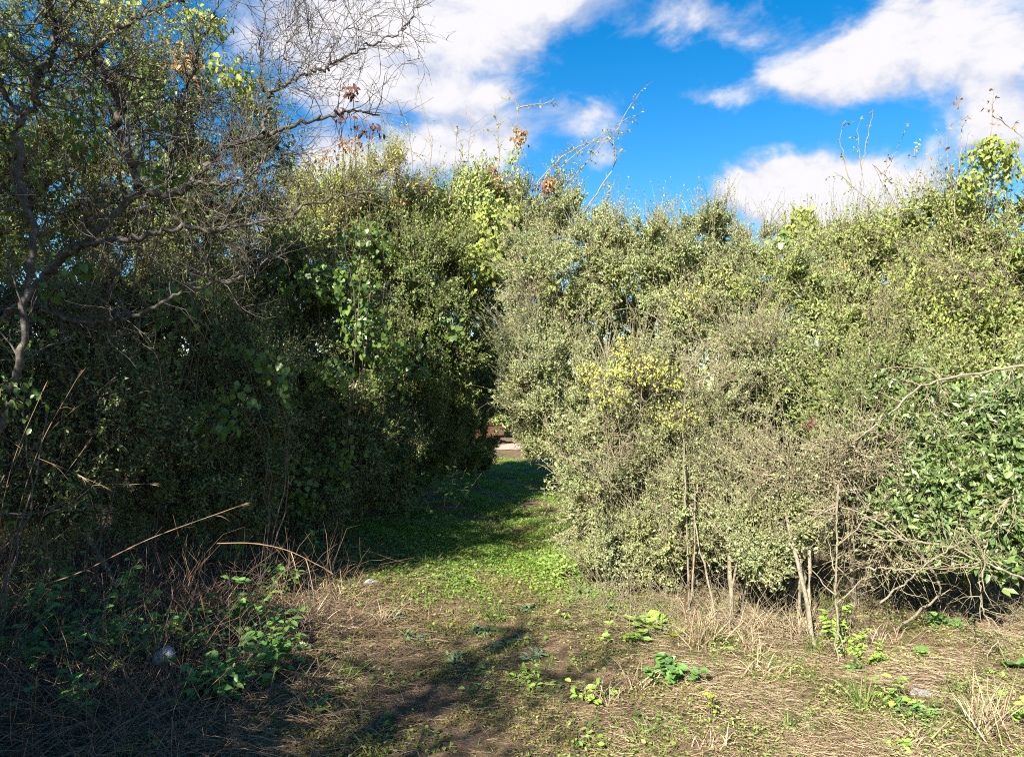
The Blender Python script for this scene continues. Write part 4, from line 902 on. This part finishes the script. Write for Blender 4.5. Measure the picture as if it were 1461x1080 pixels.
for k, (px, py, h, n, mt, lab) in enumerate([(1040,902,.22,70,'straw','dry tuft hugging the foot of the thickest bare stem'), (1168,930,.2,60,'grass','green tuft hugging the foot of the leaning trunk'), (1148,902,.25,60,'straw','dry tuft behind the leaning trunk foot'), (985,888,.24,60,'straw','dry tuft under the reddish snapped branch'), (940,872,.2,60,'grass','green tuft under the skirt of the path-side shrub'), (1090,895,.26,70,'straw','dry tuft between the bare stems and the leaning trunk'), (1250,915,.2,60,'straw','dry tuft in front of the shade under the glossy bush')]):
    tuft(lab, px, py, .18, h, n, mt, 140+k, splay=.6, w=.005)
tuft('sunlit grassy edge tuft at the start of the green path', 610, 800, .2, .13, 90, 'sward', 40)
for k, (px, py, r, lab) in enumerate([(520,770,.3,'bright green herb patch on the left verge of the sunlit path'), (560,800,.25,'bright green herb patch lower on the left verge'), (640,775,.25,'bright herb patch in the middle of the sunlit grass'), (600,752,.3,'herb patch at the shade edge on the left of the path')]):
    weed(lab, px, py, r, .1, 150, .05, 'weed', 'ov', .6, 50+k)

# left side, in the shade
for k, (px, py, r, h, n, lab) in enumerate([
   (120,790,.18,.26,50,'leafy bramble sprig standing among dry stalks at the left'), (275,825,.2,.2,60,'upper leafy bramble below the long dry cane'), (335,820,.16,.24,60,'bramble sprig lit by a fleck of sun below the short cane'),
   (175,885,.2,.22,90,'leafy bramble left of the pale lump'), (40,945,.3,.12,130,'spreading bramble at the lower left edge'), (140,945,.2,.14,110,'spreading bramble in the lower left, right of the edge one'), (230,920,.14,.12,50,'olive-leaved bramble just above the pale lump'),
   (290,945,.12,.1,40,'small bramble right of the pale lump'), (365,925,.2,.17,80,'bluish bramble at the right of the left shade'), (345,985,.17,.1,70,'lower bramble in the left shade near the path'), (110,1000,.1,.06,20,'small shaded bramble at the bottom left'), (115,1030,.12,.08,24,'dim bramble at the bottom left corner'),
   (200,640,.15,.35,24,'pale sprig in front of the dark left thicket'), (620,690,.3,.5,60,'big-leaved weed under the dark shrub beside the path end')]):
    weed(lab, px, max(py, 700) + (60 if py < 700 else 0), r*1.15, h*1.2+.10, int(n*2.0), .06, 'weed_lime' if k in (2, 6, 12) else 'weed', 'ov', .6, 70+k, cat='bramble', name='bramble', stems=14)
for k, (px, py, r, h, lab) in enumerate([(15,905,.2,.2,'bramble at the left edge below the long dry cane'), (85,915,.2,.18,'bramble patch in the left shade between two others'), (205,955,.16,.14,'low bramble just left of and below the pale lump'), (330,900,.2,.2,'bramble among the reddish dry grass'), (390,960,.16,.16,'bramble at the edge of the shade beside the path'), (300,1000,.15,.1,'dim low bramble in the bottom left dead grass'),
   (215,800,.2,.3,'tall bramble behind the long dry cane'), (400,850,.15,.16,'bramble at the foot of the short dry cane'), (440,800,.2,.2,'shaded bramble at the foot of the dark shrub'), (60,860,.2,.22,'bramble crossed by the long dry cane at the left')]):
    weed(lab, px, py, r*1.1, h+.12, 170, .058, 'weed', 'ov', .58, 120+k, cat='bramble', name='bramble', stems=16)
def cane(label, pts, r0, r1, seed, tuft_end=True, cat='dry cane'):
    rg = np.random.default_rng(seed); pts = [np.array(p, float) for p in pts]
    root = thing('dry_cane', label, cat, pts[0]); c = spline(pts, 24, 0, rg); mb = MB()
    tubes(mb, c[None], np.linspace(r0, r1, 24)[None], 6); mb.build('stalk', M['cane'], root, smooth=True)
    fl = MB(); m = 5; p, tg, t, _ = along(c[None], m, .2, .95, rg)
    blades(fl, p, unit(tg+rdir(m, rg)*.6), rg.uniform(.06, .18, m), .005, .6, 5)
    if tuft_end:
        e = np.repeat(c[-1:], 7, 0); blades(fl, e, unit((c[-1]-c[-3])+rdir(7, rg)*.02), rg.uniform(.05, .09, 7), .006, .1, 4)
    fl.build('leaves', M['cane'], root)
cane('long reddish dry cane arching up from the left edge', [P(-40,890,3.9), P(20,850,3.9), P(115,816,3.95), P(215,768,4.0), P(335,724,4.1)], .0045, .002, 1)
cane('shorter dry cane bowing down toward the path', [P(310,775,4.7), P(360,775,4.65), P(410,785,4.5), P(462,810,4.3)], .004, .002, 2)
rg = np.random.default_rng(77)
labs = ['leftmost upright dry stalk', 'second dry stalk from the left edge', 'leaning dry stalk crossing the left-edge stalks', 'steep dry stalk rising from the reddish grass', 'low slanting dry stalk at the left', 'thin dry stalk arched over the left reddish grass', 'dry stalk slanting toward the dark shrub', 'broken dry stalk at the left edge']
for k, (a, b) in enumerate([((-10,800),(60,560)), ((20,760),(110,540)), ((-20,640),(140,690)), ((40,800),(120,640)), ((-10,870),(90,760)), ((10,700),(150,550)), ((30,720),(210,690)), ((-20,730),(60,690))]):
    d = 4.0+.12*k; g0 = P(a[0], a[1], d)
    cane(labs[k]+' in the shade', [[g0[0]-.1, d, float(gz(g0[0], d))], g0, (P(*a, d)+P(*b, d))/2+[0, -.05, .05], P(*b, d)], .0026, .0014, 80+k, True, 'dry stalk')
for k, (px, py, h, n, mt, sp, lab) in enumerate([(20,800,.75,110,'redstraw',.4,'tall reddish dry grass at the left edge'), (90,830,.5,90,'straw_dark',.5,'brown dry grass right of the reddish grass'), (300,870,.25,90,'redstraw',.7,'reddish dry grass tangle in the middle of the left shade'), (350,800,.4,90,'straw_dark',.6,'arching brown grass under the short cane'), (200,830,.35,80,'straw_dark',.7,'brown dead grass below the long cane'), (430,880,.2,60,'straw',.7,'dry grass at the left verge of the path'), (470,850,.16,60,'straw',.7,'dry tuft on the left edge of the sunlit path'), (250,770,.5,90,'straw_dark',.6,'dead grass against the dark left thicket'), (410,760,.45,110,'grass',.5,'shaded green grass at the foot of the dark shrub')]):
    tuft(lab, px, py, .42, h*1.1, int(n*2.2), mt, 60+k, splay=sp, w=.0055, cat='dry grass' if mt != 'grass' else 'grass tuft', name='dry_grass_clump' if mt != 'grass' else 'grass_tuft', bend=.5)

# ------------------------------------------------------------------ camera, light, sky
cam = bpy.data.cameras.new('camera'); co = bpy.data.objects.new('camera', cam); COL.objects.link(co)
co.location = (0, 0, EYE); co.rotation_euler = (radians(90), 0, 0)
cam.sensor_width = 36; cam.lens = FPX/1461*36; cam.shift_y = (HY-540)/1461; cam.clip_end = 2000; cam.clip_start = .05
S.camera = co
SUN_EL, SUN_AZ = radians(36), radians(27)   # the sun stands behind the camera, to its left
to_sun = np.array([-sin(SUN_AZ)*cos(SUN_EL), -cos(SUN_AZ)*cos(SUN_EL), sin(SUN_EL)])
sl = bpy.data.lights.new('sun', 'SUN'); so = bpy.data.objects.new('sun', sl); COL.objects.link(so)
sl.energy = 5.0; sl.angle = radians(.53); sl.color = (1, .94, .84)
from mathutils import Vector
so.rotation_euler = Vector(-to_sun).to_track_quat('-Z', 'Y').to_euler(); so.location = (-10, -20, 20)

w = bpy.data.worlds.new('World'); S.world = w; w.use_nodes = True
nt = w.node_tree; nd, ln = nt.nodes, nt.links; nd.clear()
sky = nd.new('ShaderNodeTexSky'); sky.sky_type = 'NISHITA'; sky.sun_disc = False
sky.sun_elevation = SUN_EL; sky.sun_rotation = math.atan2(to_sun[0], to_sun[1])
sky.air_density = 1.0; sky.dust_density = .3; sky.ozone_density = 2.0
hs = nd.new('ShaderNodeHueSaturation'); hs.inputs['Saturation'].default_value = 1.5; hs.inputs['Value'].default_value = 1.1
ln.new(sky.outputs[0], hs.inputs['Color'])
tc = nd.new('ShaderNodeTexCoord')
def vmath(op, a, b=None):
    n = nd.new('ShaderNodeVectorMath'); n.operation = op
    for k, v in enumerate((a, b)):
        if v is None: continue
        if isinstance(v, bpy.types.NodeSocket): ln.new(v, n.inputs[k])
        else: n.inputs[k].default_value = v
    return n
def fm(op, a, b=None, c=None, clamp=False):
    n = nd.new('ShaderNodeMath'); n.operation = op; n.use_clamp = clamp
    for k, v in enumerate((a, b, c)):
        if v is None: continue
        if isinstance(v, bpy.types.NodeSocket): ln.new(v, n.inputs[k])
        else: n.inputs[k].default_value = v
    return n.outputs[0]
dirn = tc.outputs['Generated']
def cnoise(scale, detail, rough, dist=0.0, off=(0, 0, 0)):
    m = vmath('MULTIPLY', dirn, (1, 1, 1.7)); a = vmath('ADD', m.outputs[0], off)
    n = nd.new('ShaderNodeTexNoise'); n.inputs['Scale'].default_value = scale; n.inputs['Detail'].default_value = detail
    n.inputs['Roughness'].default_value = rough; n.inputs['Distortion'].default_value = dist
    ln.new(a.outputs[0], n.inputs['Vector']); return n.outputs['Fac']
# warp the blobs' outlines
wn = nd.new('ShaderNodeTexNoise'); wn.inputs['Scale'].default_value = 5; wn.inputs['Detail'].default_value = 6; wn.inputs['Roughness'].default_value = .6
ln.new(dirn, wn.inputs['Vector'])
wv = vmath('SUBTRACT', wn.outputs['Color'], (.5, .5, .5)); wv2 = vmath('MULTIPLY', wv.outputs[0], (.16, .16, .12))
dw = vmath('ADD', dirn, wv2.outputs[0]).outputs[0]
BLOBS = [ # picture place of the cloud's middle, radii, weight
 (600,15,170,62,1.1), (800,0,150,42,.85), (730,50,100,40,.62), (560,112,100,32,1.0), (680,140,80,30,.92), (600,215,75,36,1.2), (700,205,65,42,1.05), (850,158,60,28,1.0), (850,212,55,22,.85),
 (1040,45,60,42,.95), (1340,40,165,80,1.1), (1220,100,90,42,.85), (1120,145,75,26,.7), (1420,95,60,40,.7), (1450,160,60,32,.85), (1005,155,36,24,.7),
 (1170,282,105,48,1.7), (1255,280,60,46,1.2), (1090,305,55,33,1.2), (470,235,70,70,1.0), (450,60,80,90,.9), (290,-60,120,90,.7), (1600,200,150,90,1.0), (-150,150,200,90,.8), (900,-250,400,90,.8)]
tot = None
for px, py, rx, ry, wt in BLOBS:
    c = np.array([(px-HX)/FPX, 1.0, (HY-py)/FPX]); L = np.linalg.norm(c); c = c/L
    r = unit(np.cross(c, [0, 0, 1.])); u = np.cross(r, c)
    rx, ry = rx/FPX/L, ry/FPX/L
    a = fm('DIVIDE', vmath('DOT_PRODUCT', dw, tuple(r)).outputs['Value'], rx)
    b = fm('DIVIDE', vmath('DOT_PRODUCT', dw, tuple(u)).outputs['Value'], ry)
    g = fm('ADD', fm('MULTIPLY', a, a), fm('MULTIPLY', b, b))
    e = fm('EXPONENT', fm('MULTIPLY', g, -.9))
    f = fm('GREATER_THAN', vmath('DOT_PRODUCT', dirn, tuple(c)).outputs['Value'], .3)
    e = fm('MULTIPLY', fm('MULTIPLY', e, f), wt)
    tot = e if tot is None else fm('ADD', tot, e)
n1 = cnoise(7.5, 11, .62, .4); n1b = cnoise(7.5, 7, .6, .4, (-.012, -.006, .075)); n2 = cnoise(3.0, 8, .55, .2, (3, 1, 2))
# other clouds all round, away from the part of the sky that the picture shows
back = fm('LESS_THAN', vmath('DOT_PRODUCT', dirn, (0, .94, .34)).outputs['Value'], .72)
tot = fm('ADD', tot, fm('MULTIPLY', back, fm('MULTIPLY', fm('SUBTRACT', n2, .45), 3.0, clamp=False)))
dens = fm('ADD', tot, fm('MULTIPLY', fm('SUBTRACT', n1, .5), 2.2))
mr = nd.new('ShaderNodeMapRange'); mr.interpolation_type = 'SMOOTHSTEP'; mr.inputs[1].default_value = .36; mr.inputs[2].default_value = 1.12
ln.new(dens, mr.inputs[0])
core = nd.new('ShaderNodeMapRange'); core.interpolation_type = 'SMOOTHSTEP'; core.inputs[1].default_value = .5; core.inputs[2].default_value = 1.25
ln.new(fm('ADD', fm('ADD', fm('MULTIPLY', tot, .55), .38), fm('MULTIPLY', fm('SUBTRACT', n1, n1b), 2.8)), core.inputs[0])
cc = nd.new('ShaderNodeMix'); cc.data_type = 'RGBA'; ln.new(core.outputs[0], cc.inputs[0])
CLOUD = 5.2
cc.inputs[6].default_value = (.66*CLOUD, .73*CLOUD, .93*CLOUD, 1); cc.inputs[7].default_value = (1.08*CLOUD, 1.06*CLOUD, 1.1*CLOUD, 1)
mx = nd.new('ShaderNodeMix'); mx.data_type = 'RGBA'
ln.new(mr.outputs[0], mx.inputs[0]); ln.new(hs.outputs[0], mx.inputs[6]); ln.new(cc.outputs[2], mx.inputs[7])
bg = nd.new('ShaderNodeBackground'); bg.inputs['Strength'].default_value = .057
ln.new(mx.outputs[2], bg.inputs['Color'])
ow = nd.new('ShaderNodeOutputWorld'); ln.new(bg.outputs[0], ow.inputs['Surface'])

S.view_settings.view_transform = 'Standard'; S.view_settings.look = 'None'; S.view_settings.gamma = 1
S.view_settings.exposure = 1.62
S.render.engine = 'CYCLES'
cy = S.cycles
cy.max_bounces = 6; cy.diffuse_bounces = 3; cy.glossy_bounces = 2; cy.transmission_bounces = 3; cy.transparent_max_bounces = 4
cy.filter_width = 1.05; cy.use_denoising = False; cy.sample_clamp_indirect = 4.0; cy.caustics_reflective = False; cy.caustics_refractive = False
try: cy.denoising_prefilter = 'ACCURATE'
except Exception: pass
